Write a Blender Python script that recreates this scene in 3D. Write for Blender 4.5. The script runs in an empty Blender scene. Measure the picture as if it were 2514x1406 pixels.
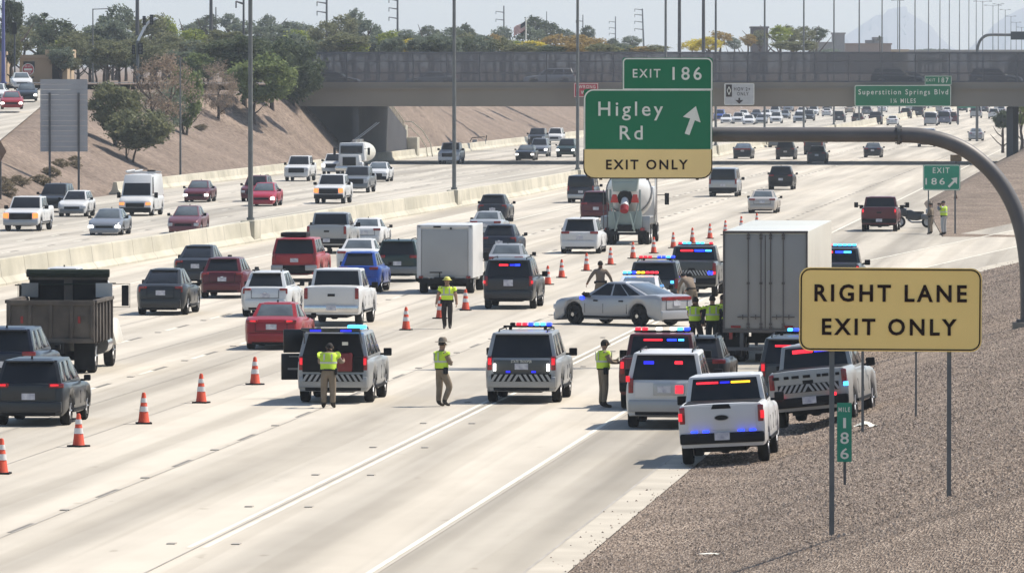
import bpy, bmesh, math, random
from mathutils import Vector, Matrix, noise
R = math.radians
sc = bpy.context.scene
COL = sc.collection
# ---------------------------------------------------------------- camera, sky, sun, exposure
F, CX, CY, EYE = 18500.0, 1257.0, 703.0, 9.1
PITCH = math.atan(543 / F)
cam_d = bpy.data.cameras.new('camera'); cam = bpy.data.objects.new('camera', cam_d); COL.objects.link(cam)
cam.location = (0, 0, EYE); cam.rotation_euler = (R(90) - PITCH, 0, 0)
cam_d.sensor_width = 36; cam_d.lens = 36 * F / 2514; cam_d.clip_start = 1; cam_d.clip_end = 40000
sc.camera = cam
SUN_EL, SUN_AZ = 54.0, 66.0           # azimuth clockwise from +Y (straight ahead) towards +X
world = bpy.data.worlds.new('World'); sc.world = world; world.use_nodes = True
wn = world.node_tree.nodes; wl = world.node_tree.links
sky = wn.new('ShaderNodeTexSky'); sky.sky_type = 'NISHITA'; sky.sun_disc = False
sky.sun_elevation = R(SUN_EL); sky.sun_rotation = R(SUN_AZ)
sky.air_density = 1.0; sky.dust_density = 0.6; sky.ozone_density = 1.0
bg = wn.get('Background') or wn.new('ShaderNodeBackground')
wl.new(sky.outputs[0], bg.inputs[0]); bg.inputs[1].default_value = 0.115
wo = wn.get('World Output') or wn.new('ShaderNodeOutputWorld')
wl.new(bg.outputs[0], wo.inputs[0])
sl = bpy.data.lights.new('sun', 'SUN'); sl.energy = 4.9; sl.angle = R(0.5); sl.color = (1.0, 0.93, 0.82)
sun = bpy.data.objects.new('sun', sl); COL.objects.link(sun)
sd = Vector((math.sin(R(SUN_AZ)) * math.cos(R(SUN_EL)), math.cos(R(SUN_AZ)) * math.cos(R(SUN_EL)), math.sin(R(SUN_EL))))
sun.rotation_euler = sd.to_track_quat('Z', 'Y').to_euler(); sun.location = (0, 0, 60)
sc.view_settings.view_transform = 'Standard'; sc.view_settings.look = 'None'
sc.view_settings.exposure = 0.60; sc.view_settings.gamma = 1
sc.render.engine = 'CYCLES'
sc.cycles.use_denoising = True
sc.cycles.max_bounces = 6; sc.cycles.diffuse_bounces = 3; sc.cycles.glossy_bounces = 3
sc.cycles.transparent_max_bounces = 12; sc.cycles.volume_bounces = 0
sc.cycles.sample_clamp_indirect = 6

# ---------------------------------------------------------------- geometry of the place
TH = math.atan((2880 - 1257) / F)      # the road runs 5 degrees to the right of the view
CT, ST = math.cos(TH), math.sin(TH)
def uv(u, v, z=0.0): return Vector((u * CT + v * ST, -u * ST + v * CT, z))
def to_uv(p): return (p.x * CT - p.y * ST, p.x * ST + p.y * CT)
_rot = Matrix.Rotation(R(90) - PITCH, 3, 'X')
def ray(px, py): return (_rot @ Vector(((px - CX) / F, (CY - py) / F, -1))).normalized()
def G(px, py, z=0.0):
    r = ray(px, py); t = (z - EYE) / r.z
    return Vector((r.x * t, r.y * t, z))
def AT(px, py, d):
    r = ray(px, py); t = d / r.y
    return Vector((r.x * t, d, EYE + r.z * t))
def S(d): return F / d
def lerp(a, b, t): return a + (b - a) * t
def interp(x, pts):
    if x <= pts[0][0]: return pts[0][1]
    for (a, b), (c, d) in zip(pts, pts[1:]):
        if x <= c: return b + (d - b) * (x - a) / (c - a)
    return pts[-1][1]
TOE = -75.2
def cap_l(v): return interp(v, [(0, .6), (380, 1.0), (540, 4.0), (640, 6.0), (715, 7.2), (760, 7.3)])
def um(v): return interp(v, [(200, -50.2), (312, -48.5), (520, -45.4), (4000, -45.2)])      # median barrier
def r_edge(v): return interp(v, [(0, -10.8), (304, -10.8), (400, -2.85), (401, -12.2), (500, -16.5), (4000, -16.5)])
def ramp_l(v): return -18.35 + .083 * (v - 300)
def ramp_e(v): return -14.35 + .083 * max(0, v - 300)        # edge line of the exit lane
def ramp_r(v): return -6.9 + .083 * (v - 351)
def ramp_z(v):
    t = min(1, max(0, (v - 430) / 255)); return 7.25 * t * t * (3 - 2 * t)
def mnoise(u, v, s=.05): return noise.noise(Vector((u * s, v * s, 3.1)))
def bank_k(v): return interp(v, [(0, .47), (650, .47), (690, 1.1), (800, 1.1), (860, .47)])
def slope_r(v): return interp(v, [(140, .25), (230, .17), (400, .17)])
def rise(v, du): return .07 * du if du < 1.8 else .126 + (du - 1.8) * slope_r(v) * 1.38
def h(u, v):
    """height of the bare ground"""
    if u < TOE:
        c = cap_l(v); z = min(bank_k(v) * (TOE - u), c)
        return z + (.18 * mnoise(u, v, .12) if z > .3 else 0)
    if v <= 400: e = r_edge(min(v, 400)); return -.02 if u < e else min(rise(v, u - e), 6.5)
    e = r_edge(v)
    if u < e: return -.02
    zr = ramp_z(v) if v < 690 else 7.3
    gl = ramp_l(v) - 2
    if v < 690 and u > gl: return zr if u < ramp_r(v) else min(zr + .25 * (u - ramp_r(v)), 7.4)
    return min(zr, .47 * (u - e)) + .02
def GH(px, py):
    """where the view through this pixel meets the ground"""
    r = ray(px, py); o = Vector((0, 0, EYE)); t = 90.0
    while t < 3000:
        p = o + r * t; u, v = to_uv(p)
        if p.z <= max(h(u, v), 0): break
        t += .5
    p.z = max(h(u, v), 0); return p

# ---------------------------------------------------------------- materials
MATS = {}
def bsdf(name):
    m = bpy.data.materials.new(name); m.use_nodes = True
    return m, m.node_tree.nodes, m.node_tree.links, m.node_tree.nodes['Principled BSDF']
def noisy(name, c, c2=None, scale=3.0, rough=.7, metal=0.0, spec=.3, bump=0.0, coat=0.0, emit=None, es=0.0, detail=4.0):
    if name in MATS: return MATS[name]
    m, n, l, b = bsdf(name)
    tc = n.new('ShaderNodeTexCoord'); nz = n.new('ShaderNodeTexNoise'); nz.inputs['Scale'].default_value = scale
    nz.inputs['Detail'].default_value = detail
    l.new(tc.outputs['Object'], nz.inputs['Vector'])
    cr = n.new('ShaderNodeValToRGB'); cr.color_ramp.elements[0].position = .3; cr.color_ramp.elements[1].position = .7
    c2 = c2 or tuple(x * .85 for x in c)
    cr.color_ramp.elements[0].color = (*c2, 1); cr.color_ramp.elements[1].color = (*c, 1)
    l.new(nz.outputs[0], cr.inputs[0]); l.new(cr.outputs[0], b.inputs['Base Color'])
    b.inputs['Roughness'].default_value = rough; b.inputs['Metallic'].default_value = metal
    b.inputs['Specular IOR Level'].default_value = spec; b.inputs['Coat Weight'].default_value = coat
    b.inputs['Coat Roughness'].default_value = .08
    if bump:
        bp = n.new('ShaderNodeBump'); bp.inputs['Strength'].default_value = bump; bp.inputs['Distance'].default_value = .03
        l.new(nz.outputs[0], bp.inputs['Height']); l.new(bp.outputs[0], b.inputs['Normal'])
    if emit: b.inputs['Emission Color'].default_value = (*emit, 1); b.inputs['Emission Strength'].default_value = es
    MATS[name] = m; return m
def paint(name, c, metal=0.0, rough=.32): 
    return noisy('paint_' + name, c, tuple(x * .9 for x in c), scale=.9, rough=rough, metal=metal, spec=.25, coat=.15)
def lamp(name, c, e, s): return noisy('lamp_' + name, c, scale=5, rough=.3, emit=e, es=s)

GLASS = noisy('dark_glass', (.008, .010, .013), (.016, .018, .022), scale=.8, rough=.08, spec=.2)
GLASS2 = noisy('sky_grey_glass', (.035, .042, .046), (.10, .115, .12), scale=1.1, rough=.07, spec=.6)  # grey in the colour stands in for reflected sky
BLACK = noisy('black_plastic', (.010, .010, .011), rough=.6, spec=.12)
TYRE = noisy('tyre_rubber', (.014, .014, .014), (.02, .019, .018), rough=.9, spec=.1)
RIM = noisy('wheel_alloy', (.45, .45, .46), rough=.35, metal=.7)
STEEL = noisy('galvanised_steel', (.15, .155, .15), (.11, .115, .115), scale=2.5, rough=.55, metal=.3)
DKSTEEL = noisy('dark_steel', (.10, .10, .10), (.07, .07, .075), scale=2.5, rough=.6, metal=.2)
CHROME = noisy('chrome', (.6, .6, .6), rough=.2, metal=.9)
PLATE = noisy('plate_metal', (.55, .55, .56), (.3, .3, .36), scale=9, rough=.5)
REDLAMP = noisy('red_lens', (.25, .012, .015), (.12, .008, .01), scale=6, rough=.2, coat=.4)
REDLIT = lamp('red_lit', (.5, .02, .02), (1, .02, .04), .55)
BLUELIT = lamp('blue_lit', (.02, .05, .8), (.01, .03, 1.0), 3.2)
BLUEDIM = lamp('blue_dim', (.02, .03, .5), (.02, .02, 1.0), .8)
CYANLIT = lamp('blue_bright', (.1, .4, .9), (.05, .38, 1.0), 2.4)
REDBAR = lamp('red_bar', (.6, .02, .03), (1, .02, .04), 1.3)
AMBER = lamp('amber_lit', (.9, .45, .02), (1, .5, .02), 1.6)
WHITELIT = lamp('white_lit', (.9, .9, .85), (1, .96, .88), 3.0)
WARMLIT = lamp('warm_lit', (.8, .3, .12), (1, .27, .05), .9)
HEADLAMP = noisy('headlamp_glass', (.5, .52, .55), (.25, .26, .28), scale=8, rough=.12, spec=.8)
WHITEP = paint('white', (.53, .53, .525)); SILVER = paint('silver', (.28, .29, .30), metal=.3); GREYP = paint('grey', (.14, .15, .16), metal=.3)
CHARC = paint('charcoal', (.03, .033, .04), metal=.2); BLACKP = paint('black', (.006, .006, .007)); REDP = paint('red', (.24, .016, .02))
MAROON = paint('maroon', (.085, .012, .018)); BLUEP = paint('blue', (.015, .06, .30), metal=.2); NAVY = paint('navy', (.014, .018, .032))
DKGREEN = paint('dark_green', (.018, .035, .032)); BROWNP = paint('brown', (.09, .06, .045)); LTGREY = paint('light_grey', (.34, .35, .36), metal=.3)
TANP = paint('tan', (.33, .27, .2))

# ---------------------------------------------------------------- mesh builder
class MB:
    def __init__(s): s.v = []; s.f = []
    def add(s, vs, fs):
        o = len(s.v); s.v += [tuple(x) for x in vs]; s.f += [tuple(i + o for i in q) for q in fs]; return s
    def box(s, cx, cy, cz, sx, sy, sz, rz=0.0, tx=1.0, ty=1.0):
        vs = []
        for k, (a, b) in enumerate(((1, 1), (tx, ty))):
            for (i, j) in ((-1, -1), (1, -1), (1, 1), (-1, 1)):
                x, y = i * sx / 2 * a, j * sy / 2 * b
                vs.append((cx + x * math.cos(rz) - y * math.sin(rz), cy + x * math.sin(rz) + y * math.cos(rz), cz + (k - .5) * sz))
        return s.add(vs, [(3, 2, 1, 0), (4, 5, 6, 7), (0, 1, 5, 4), (1, 2, 6, 5), (2, 3, 7, 6), (3, 0, 4, 7)])
    def hexa(s, p): return s.add(p, [(3, 2, 1, 0), (4, 5, 6, 7), (0, 1, 5, 4), (1, 2, 6, 5), (2, 3, 7, 6), (3, 0, 4, 7)])
    def slab(s, q, n, t):
        """a panel: quad q pushed out along n by t"""
        n = Vector(n).normalized() * t
        return s.hexa([Vector(a) for a in q] + [Vector(a) + n for a in q])
    def tube(s, pts, r, n=10, caps=True):
        pts = [Vector(p) for p in pts]; rs = r if isinstance(r, (list, tuple)) else [r] * len(pts)
        d0 = (pts[1] - pts[0]).normalized(); up = Vector((0, 0, 1)) if abs(d0.z) < .9 else Vector((1, 0, 0))
        x = d0.cross(up).normalized(); rings = []; vs = []; fs = []
        for i, p in enumerate(pts):
            d = (pts[min(i + 1, len(pts) - 1)] - pts[max(i - 1, 0)]).normalized()
            x = (x - d * x.dot(d)).normalized(); y = d.cross(x)
            for k in range(n):
                a = 2 * math.pi * k / n; vs.append(p + (x * math.cos(a) + y * math.sin(a)) * rs[i])
        for i in range(len(pts) - 1):
            for k in range(n):
                a, b = i * n + k, i * n + (k + 1) % n; fs.append((a, b, b + n, a + n))
        if caps: fs += [tuple(reversed(range(n))), tuple(range((len(pts) - 1) * n, len(pts) * n))]
        return s.add(vs, fs)
    def loft(s, rings, cap=True):
        n = len(rings[0]); vs = [p for r_ in rings for p in r_]; fs = []
        for i in range(len(rings) - 1):
            for k in range(n):
                a, b = i * n + k, i * n + (k + 1) % n; fs.append((a, b, b + n, a + n))
        if cap: fs += [tuple(reversed(range(n))), tuple(range((len(rings) - 1) * n, len(rings) * n))]
        return s.add(vs, fs)
    def plate(s, poly, f, t):
        """2-D outline poly extruded: f(a,b,k) -> 3-D point, k = 0 back, 1 front"""
        n = len(poly)
        return s.add([f(a, b, 0) for a, b in poly] + [f(a, b, t) for a, b in poly],
                     [tuple(reversed(range(n))), tuple(range(n, 2 * n))] + [(i, (i + 1) % n, (i + 1) % n + n, i + n) for i in range(n)])
    def mesh(s, name, smooth=True, bev=0.0, seg=2, ang=35):
        me = bpy.data.meshes.new(name); me.from_pydata(s.v, [], s.f); 
        bm = bmesh.new(); bm.from_mesh(me)
        bmesh.ops.recalc_face_normals(bm, faces=bm.faces)
        if bev:
            es = [e for e in bm.edges if len(e.link_faces) == 2 and e.calc_face_angle(0) > R(28)]
            bmesh.ops.bevel(bm, geom=es, offset=bev, segments=seg, affect='EDGES', profile=.6, clamp_overlap=True)
        bm.to_mesh(me); bm.free()
        if smooth: me.shade_smooth(); me.set_sharp_from_angle(angle=R(ang))
        me.materials.append(None); return me
def place(name, me, m, parent=None, loc=None):
    o = bpy.data.objects.new(name, me); COL.objects.link(o)
    if m is not None and len(o.material_slots) >= 1:
        ms = m if isinstance(m, (list, tuple)) else [m]
        for sl_, mm in zip(o.material_slots, ms): sl_.link = 'OBJECT'; sl_.material = mm
    if parent: o.parent = parent
    if loc is not None: o.location = loc
    return o
def put(name, mb, m, parent=None, loc=None, **k): return place(name, mb.mesh(name, **k), m, parent, loc)
def tag(o, label, cat, group=None, kind=None):
    if label: o['label'] = label
    if cat: o['category'] = cat
    if group: o['group'] = group
    if kind: o['kind'] = kind
    return o
def thing(name, label, cat, loc=(0, 0, 0), rz=0.0, group=None):
    o = bpy.data.objects.new(name, None); COL.objects.link(o); o.empty_display_size = .3
    o.location = loc; o.rotation_euler = (0, 0, rz); return tag(o, label, cat, group)
def struct(name, mb, m, **k):
    o = put(name, mb, m, **k); o['kind'] = 'structure'; return o
def road_aligned(o): o.rotation_euler = (0, 0, -TH); return o
def text_mesh(body, size, ext=.004, bold=0.0, sx=1.0, space=1.0):
    c = bpy.data.curves.new('t', 'FONT'); c.body = body; c.size = size; c.extrude = ext; c.offset = bold
    c.align_x = 'CENTER'; c.align_y = 'CENTER'; c.space_character = space; c.resolution_u = 3
    o = bpy.data.objects.new('t', c); COL.objects.link(o)
    bpy.context.view_layer.update()
    me = bpy.data.meshes.new_from_object(o.evaluated_get(bpy.context.evaluated_depsgraph_get()))
    bpy.data.objects.remove(o); bpy.data.curves.remove(c)
    # centre on the real bounds, stand the text up facing -Y
    xs = [v.co.x for v in me.vertices]; ys = [v.co.y for v in me.vertices]
    cx, cy = (min(xs) + max(xs)) / 2, (min(ys) + max(ys)) / 2
    for v in me.vertices: x, y, z = (v.co.x - cx) * sx, v.co.y - cy, v.co.z; v.co = (x, -z, y)
    me.materials.clear(); me.materials.append(None); return me

WALLJ = WALLC = None
# ================================================================ THE SETTING
def ground_material():
    m, n, l, b = bsdf('desert_gravel')
    tc = n.new('ShaderNodeTexCoord')
    def nz(scale, det=4, vec=None):
        t = n.new('ShaderNodeTexNoise'); t.inputs['Scale'].default_value = scale; t.inputs['Detail'].default_value = det
        l.new(vec or tc.outputs['Object'], t.inputs['Vector']); return t.outputs[0]
    def ramp(src, stops):
        c = n.new('ShaderNodeValToRGB'); e = c.color_ramp.elements
        while len(e) < len(stops): e.new(.5)
        for k, (p, col) in zip(e, stops): k.position = p; k.color = (*col, 1)
        l.new(src, c.inputs[0]); return c.outputs[0]
    def mix(f, a, b_, mode='MIX'):
        x = n.new('ShaderNodeMix'); x.data_type = 'RGBA'; x.blend_type = mode
        if isinstance(f, float): x.inputs[0].default_value = f
        else: l.new(f, x.inputs[0])
        l.new(a, x.inputs[6]); l.new(b_, x.inputs[7]); return x.outputs[2]
    # stones
    vm = n.new('ShaderNodeMapping'); vm.inputs['Scale'].default_value = (1, .2, 1); l.new(tc.outputs['Object'], vm.inputs[0])
    vo = n.new('ShaderNodeTexVoronoi'); vo.inputs['Scale'].default_value = 27.0; vo.inputs['Randomness'].default_value = 1
    l.new(vm.outputs[0], vo.inputs['Vector'])
    sep = n.new('ShaderNodeSeparateColor'); l.new(vo.outputs['Color'], sep.inputs[0])
    stones = ramp(sep.outputs[0], [(0, (.125, .094, .073)), (.35, (.18, .14, .11)), (.62, (.235, .186, .148)), (.85, (.29, .235, .188)), (1.0, (.38, .32, .265))])
    pat = ramp(nz(.35, 3), [(.3, (.72, .70, .68)), (.7, (1.1, 1.08, 1.05))])
    stones = mix(1.0, stones, pat, 'MULTIPLY')
    dirt = ramp(nz(.16, 8), [(.3, (.165, .128, .104)), (.55, (.215, .168, .136)), (.75, (.265, .208, .168))])
    sp = ramp(nz(3.2, 9), [(.38, (.55, .53, .51)), (.5, (.95, .94, .93)), (.66, (1.18, 1.17, 1.15))])
    dirt = mix(1.0, dirt, sp, 'MULTIPLY')
    sx = n.new('ShaderNodeSeparateXYZ'); l.new(tc.outputs['Object'], sx.inputs[0])
    gt = n.new('ShaderNodeMath'); gt.operation = 'GREATER_THAN'; gt.inputs[1].default_value = -40; l.new(sx.outputs[0], gt.inputs[0])
    col = mix(gt.outputs[0], dirt, stones)
    l.new(col, b.inputs['Base Color']); b.inputs['Roughness'].default_value = .95; b.inputs['Specular IOR Level'].default_value = .1
    bp = n.new('ShaderNodeBump'); bp.inputs['Strength'].default_value = .75; bp.inputs['Distance'].default_value = .05
    l.new(vo.outputs['Distance'], bp.inputs['Height']); l.new(bp.outputs[0], b.inputs['Normal'])
    return m
def concrete_material(name, base, streak=1.0, k=1.0):
    m, n, l, b = bsdf(name)
    tc = n.new('ShaderNodeTexCoord')
    def nz(scale, sc3, det=5):
        mp = n.new('ShaderNodeMapping'); mp.inputs['Scale'].default_value = sc3; l.new(tc.outputs['Object'], mp.inputs[0])
        t = n.new('ShaderNodeTexNoise'); t.inputs['Scale'].default_value = scale; t.inputs['Detail'].default_value = det
        l.new(mp.outputs[0], t.inputs['Vector']); return t.outputs[0]
    def ramp(src, a, c, p=(.3, .7)):
        r_ = n.new('ShaderNodeValToRGB'); r_.color_ramp.elements[0].position, r_.color_ramp.elements[1].position = p
        r_.color_ramp.elements[0].color = (*a, 1); r_.color_ramp.elements[1].color = (*c, 1); l.new(src, r_.inputs[0]); return r_.outputs[0]
    def mul(a, c):
        x = n.new('ShaderNodeMix'); x.data_type = 'RGBA'; x.blend_type = 'MULTIPLY'; x.inputs[0].default_value = 1
        l.new(a, x.inputs[6]); l.new(c, x.inputs[7]); return x.outputs[2]
    c0 = ramp(nz(.12, (1, .25, 1)), tuple(x * .9 for x in base), base)
    c1 = ramp(nz(1.0, (.55, .012, 1), 3), (1 - .2 * streak,) * 3, (1.0, 1.0, 1.0), (.35, .62))       # long tyre streaks
    c2 = ramp(nz(.9, (1, .3, 1), 8), (.93, .925, .92), (1.0, 1.0, 1.0), (.3, .6))
    c3 = ramp(nz(.45, (1, .16, 1), 2), (.8, .79, .78), (1, 1, 1), (.2, .3))      # dark patches
    c4 = ramp(nz(1.7, (1, .35, 1), 2), (1, 1, 1), (.80, .79, .77), (.70, .76))      # drips and spots
    c5 = ramp(nz(.5, (2.2, .02, 1), 2), (.90, .895, .885), (1, 1, 1), (.44, .5))
    l.new(mul(mul(mul(mul(mul(c0, c1), c2), c3), c4), c5), b.inputs['Base Color'])
    b.inputs['Roughness'].default_value = .85; b.inputs['Specular IOR Level'].default_value = .2
    return m
CONC = concrete_material('pavement_concrete', (.52, .47, .392), 1.6)
CONC_SH = concrete_material('shoulder_concrete', (.43, .39, .325), 2.0)
CONC_WB = concrete_material('far_pavement_concrete', (.48, .44, .375), 1.8)
CURB = noisy('gutter_concrete', (.46, .415, .34), (.33, .295, .24), scale=.5, rough=.9)
WALLC = noisy('barrier_concrete', (.50, .46, .37), (.37, .345, .28), scale=.45, rough=.9, detail=8)
def wall_joints(m):
    """narrow dark joints every 6 m along the wall, rain stains under the coping"""
    n, l = m.node_tree.nodes, m.node_tree.links; b = n['Principled BSDF']; src = b.inputs['Base Color'].links[0].from_socket
    tc = n.new('ShaderNodeTexCoord'); sx = n.new('ShaderNodeSeparateXYZ'); l.new(tc.outputs['Object'], sx.inputs[0])
    md = n.new('ShaderNodeMath'); md.operation = 'PINGPONG'; md.inputs[1].default_value = 3.0; l.new(sx.outputs[1], md.inputs[0])
    lt = n.new('ShaderNodeMath'); lt.operation = 'LESS_THAN'; lt.inputs[1].default_value = .05; l.new(md.outputs[0], lt.inputs[0])
    mp = n.new('ShaderNodeMapping'); mp.inputs['Scale'].default_value = (1, .16, .5); l.new(tc.outputs['Object'], mp.inputs[0])
    nz = n.new('ShaderNodeTexNoise'); nz.inputs['Scale'].default_value = 1.0; nz.inputs['Detail'].default_value = 6; l.new(mp.outputs[0], nz.inputs[0])
    cr = n.new('ShaderNodeValToRGB'); cr.color_ramp.elements[0].position = .42; cr.color_ramp.elements[0].color = (.86, .86, .84, 1); cr.color_ramp.elements[1].position = .58; cr.color_ramp.elements[1].color = (1, 1, 1, 1)
    l.new(nz.outputs[0], cr.inputs[0])
    x = n.new('ShaderNodeMix'); x.data_type = 'RGBA'; x.blend_type = 'MULTIPLY'; x.inputs[0].default_value = 1; l.new(src, x.inputs[6]); l.new(cr.outputs[0], x.inputs[7])
    y = n.new('ShaderNodeMix'); y.data_type = 'RGBA'; l.new(lt.outputs[0], y.inputs[0]); l.new(x.outputs[2], y.inputs[6]); y.inputs[7].default_value = (.16, .15, .13, 1)
    l.new(y.outputs[2], b.inputs['Base Color'])
wall_joints(WALLC)
LINEW = noisy('white_line_paint', (.70, .68, .58), (.50, .47, .40), scale=.7, rough=.8, detail=9)
LINEK = noisy('black_contrast_paint', (.13, .12, .105), (.2, .185, .16), scale=2, rough=.9)
JOINT = noisy('joint_sealant', (.27, .25, .22), (.36, .33, .29), scale=1, rough=.9)

def ground():
    vs_ = [0, 40, 80, 120, 150] + list(range(160, 400, 8)) + [399.9, 400.1] + list(range(408, 800, 8)) + [820, 850, 900, 1000, 1150, 1400, 2000, 3500, 8000, 22000]
    rows = []
    for v in vs_:
        c = cap_l(v); tw = c / bank_k(v); row = [(-15000, c if v < 720 else 7.3), (-1200, c if v < 720 else 7.3), (-300, c if v < 720 else 7.3), (TOE - tw - 30, c)]
        for k in (12, 6, 3, 1): row.append((TOE - tw - k, c - .02 + (.12 * mnoise(k, v, .3))))
        for t in (1, .85, .7, .55, .4, .28, .16, .06): row.append((TOE - tw * t, h(TOE - tw * t, v)))
        row += [(TOE, -.03), (-73, -.05), (um(v), -.05), (-25, -.05)]
        e = r_edge(v); row += [(e - .02, -.05)]
        zr = ramp_z(v) if v < 690 else 7.3
        if v <= 400:
            row += [(e, -.005)] * 1 + [(e + .001 * (k + 1), 0) for k in range(5)] + [(e + .006, 0), (e + .007, 0)]
            rr = e + .008; z0 = 0
        else:
            gl = ramp_l(v) - 2; tp = min(e + zr / .47, gl - .05)
            row += [(e, -.005)] + [(lerp(e, tp, t), lerp(.02, zr, t)) for t in (.25, .5, .75, 1)] + [(gl - .03, zr)]
            row += [(gl, zr - .05), (ramp_r(v) - .02, zr - .05)]; rr = ramp_r(v); z0 = zr
            if v >= 690: rr = max(rr, gl + .5)
        for du in (0, 1, 1.8, 3.5, 5, 7, 9, 12, 16, 22, 30):
            z = min(z0 + .25 * du, max(7.3, z0)) if v > 400 else min(rise(v, du), 6.5)
            row.append((rr + du, z + (.05 * mnoise(du, v, .4) if du > 2 else 0)))
        row += [(max(rr + 60, 80), 7.3), (400, 7.3), (2500, 7.3), (15000, 7.3)]
        rows.append([(u, v, z) for u, z in row])
    n = len(rows[0]); mb = MB(); mb.v = [p for r_ in rows for p in r_]
    for i in range(len(rows) - 1):
        for k in range(n - 1):
            a = i * n + k; mb.f.append((a, a + 1, a + n + 1, a + n))
    o = struct('ground', mb, ground_material(), ang=50); road_aligned(o)
ground()

def strip(rows, z=0.0, mb=None):
    """rows: (v, u0, u1[, z])"""
    mb = mb or MB(); o = len(mb.v)
    for r_ in rows:
        zz = r_[3] if len(r_) > 3 else z; mb.v += [(r_[1], r_[0], zz), (r_[2], r_[0], zz)]
    for i in range(len(rows) - 1): a = o + 2 * i; mb.f.append((a, a + 1, a + 3, a + 2))
    return mb
VS = [0, 100, 200, 304, 312] + list(range(320, 400, 10)) + [399.9, 400.1] + list(range(410, 520, 10)) + [600, 800, 1200, 2000, 5200]
road_aligned(struct('eastbound_road', strip([(v, um(v) + .3, -14.2) for v in VS]), CONC))
road_aligned(struct('westbound_road', strip([(v, -74.0, um(v) - .3) for v in VS]), CONC_WB))
# exit lane, right shoulder, gutter and the apron of the gore
def gut(v): return r_edge(v) if v < 399 else ramp_r(v)
RV = [298, 310, 325, 340, 351, 352, 375, 399.9] + list(range(404, 700, 8))
road_aligned(struct('exit_lane', strip([(v, max(-14.19, ramp_l(v)), ramp_e(v) + (.17 if v < 299 else .02), ramp_z(v)) for v in RV]), CONC))
road_aligned(struct('shoulder', strip([(v, ramp_e(v) + .16, gut(v) - .8, ramp_z(v)) for v in [0, 150, 297.9]] + [(v, ramp_e(v) + .03, gut(v) - .8, ramp_z(v)) for v in RV]), CONC_SH))
road_aligned(struct('gutter', strip([(v, gut(v) - .78, gut(v) - .02, ramp_z(v)) for v in [0, 150, 304] + RV[2:]]), CURB))
road_aligned(struct('gore_apron', strip([(v, -18.3, ramp_l(v)) for v in (300.5, 340, 375, 399.9)] + [(400.0, -18.3, ramp_l(400))], z=.005), CONC_SH))
road_aligned(struct('gore_shoulder', strip([(400.0, -18.3, -12.2), (500, -18.3, -16.5), (5200, -18.3, -16.5)], z=.005), CONC_SH))
road_aligned(struct('ramp_shoulder', strip([(400.05, -12.19, ramp_l(400.05))] + [(v, ramp_l(v) - 2, ramp_l(v), ramp_z(v)) for v in range(412, 700, 8)]), CONC_SH))
mbr = MB()
ent = [(v, lerp(-84, -96, (v - 540) / 100) if v < 640 else lerp(-96, -104, (v - 640) / 75), cap_l(v) + .05) for v in range(380, 720, 10)]
road_aligned(struct('entrance_ramp', strip([(v, u - 11, u, z + .06) for v, u, z in ent]), CONC_WB))
road_aligned(struct('cross_street', strip([(691, -600, -79, 7.42), (721, -600, -79, 7.42)]), noisy('asphalt', (.07, .07, .07), rough=.9)))

# painted lines, contrast dashes, reflectors and joints
def lines():
    w = MB(); k = MB(); j = MB(); dot = MB()
    def solid(u0, v0, v1, wd=.13, mb=None, z=.006): strip([(v0, u0 - wd / 2, u0 + wd / 2), (v1, u0 - wd / 2, u0 + wd / 2)], z, mb or w)
    RL = [0, 150] + list(range(298, 690, 8))
    strip([(v, ramp_e(v) - .06, ramp_e(v) + .06, ramp_z(v) + .009) for v in RL], 0, w)
    strip([(v, ramp_l(v) - .07, ramp_l(v) + .07, ramp_z(v) + .013) for v in range(306, 690, 8)], 0, w)
    for du in (-.15, .15): solid(-18.35 + du, 141, 300, .11)
    solid(-18.45, 300, 4000, .13, z=.012)
    solid(um(400) + 3.9, 150, 3000, .14); solid(-38.6, 380, 3000, .14); 
    for u0 in (-22.55, -30.3, -34.4): 
        v = 118.0 + (5 if u0 != -22.55 else 0)
        while v < 1500:
            if not (u0 == -22.55): strip([(v, u0 - .07, u0 + .07), (v + 3.0, u0 - .07, u0 + .07)], .006, w)
            strip([(v + 3.0, u0 - .075, u0 + .075), (v + 6.0, u0 - .075, u0 + .075)], .006, k)
            dot.box(u0 - .02, v + 10.5, .012, .2, .35, .02)
            v += 12.1
    v = 130
    while v < 300:
        for du in (-.62, .62): dot.box(-18.35 + du, v, .012, .16, .3, .02)
        v += 12.1
    for u0 in (-18.35, -22.5, -26.5, -28.9, -32.4, -36.6, -40.5): solid(u0, 0, 700, .035, j, .014 if u0 == -18.35 else .008)
    strip([(v, gut(v) - .82, gut(v) - .76, ramp_z(v) + .006) for v in [0, 150, 300, 340, 400] + RL[20:]], 0, j)
    for u0 in (-70.8, -54.0): solid(u0, 200, 3000, .13)
    for u0 in (-66.9, -63.2, -59.5, -56.5):
        v = 240.0
        while v < 1400:
            strip([(v, u0 - .06, u0 + .06), (v + 3.0, u0 - .06, u0 + .06)], .006, w)
            strip([(v + 3.0, u0 - .07, u0 + .07), (v + 5.5, u0 - .07, u0 + .07)], .006, k); v += 12.1
    for nm, mb, m in (('white_lane_lines', w, LINEW), ('black_contrast_dashes', k, LINEK), ('road_reflectors', dot, JOINT), ('pavement_joints', j, JOINT)):
        road_aligned(struct(nm, mb, m, smooth=False))
lines()

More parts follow.
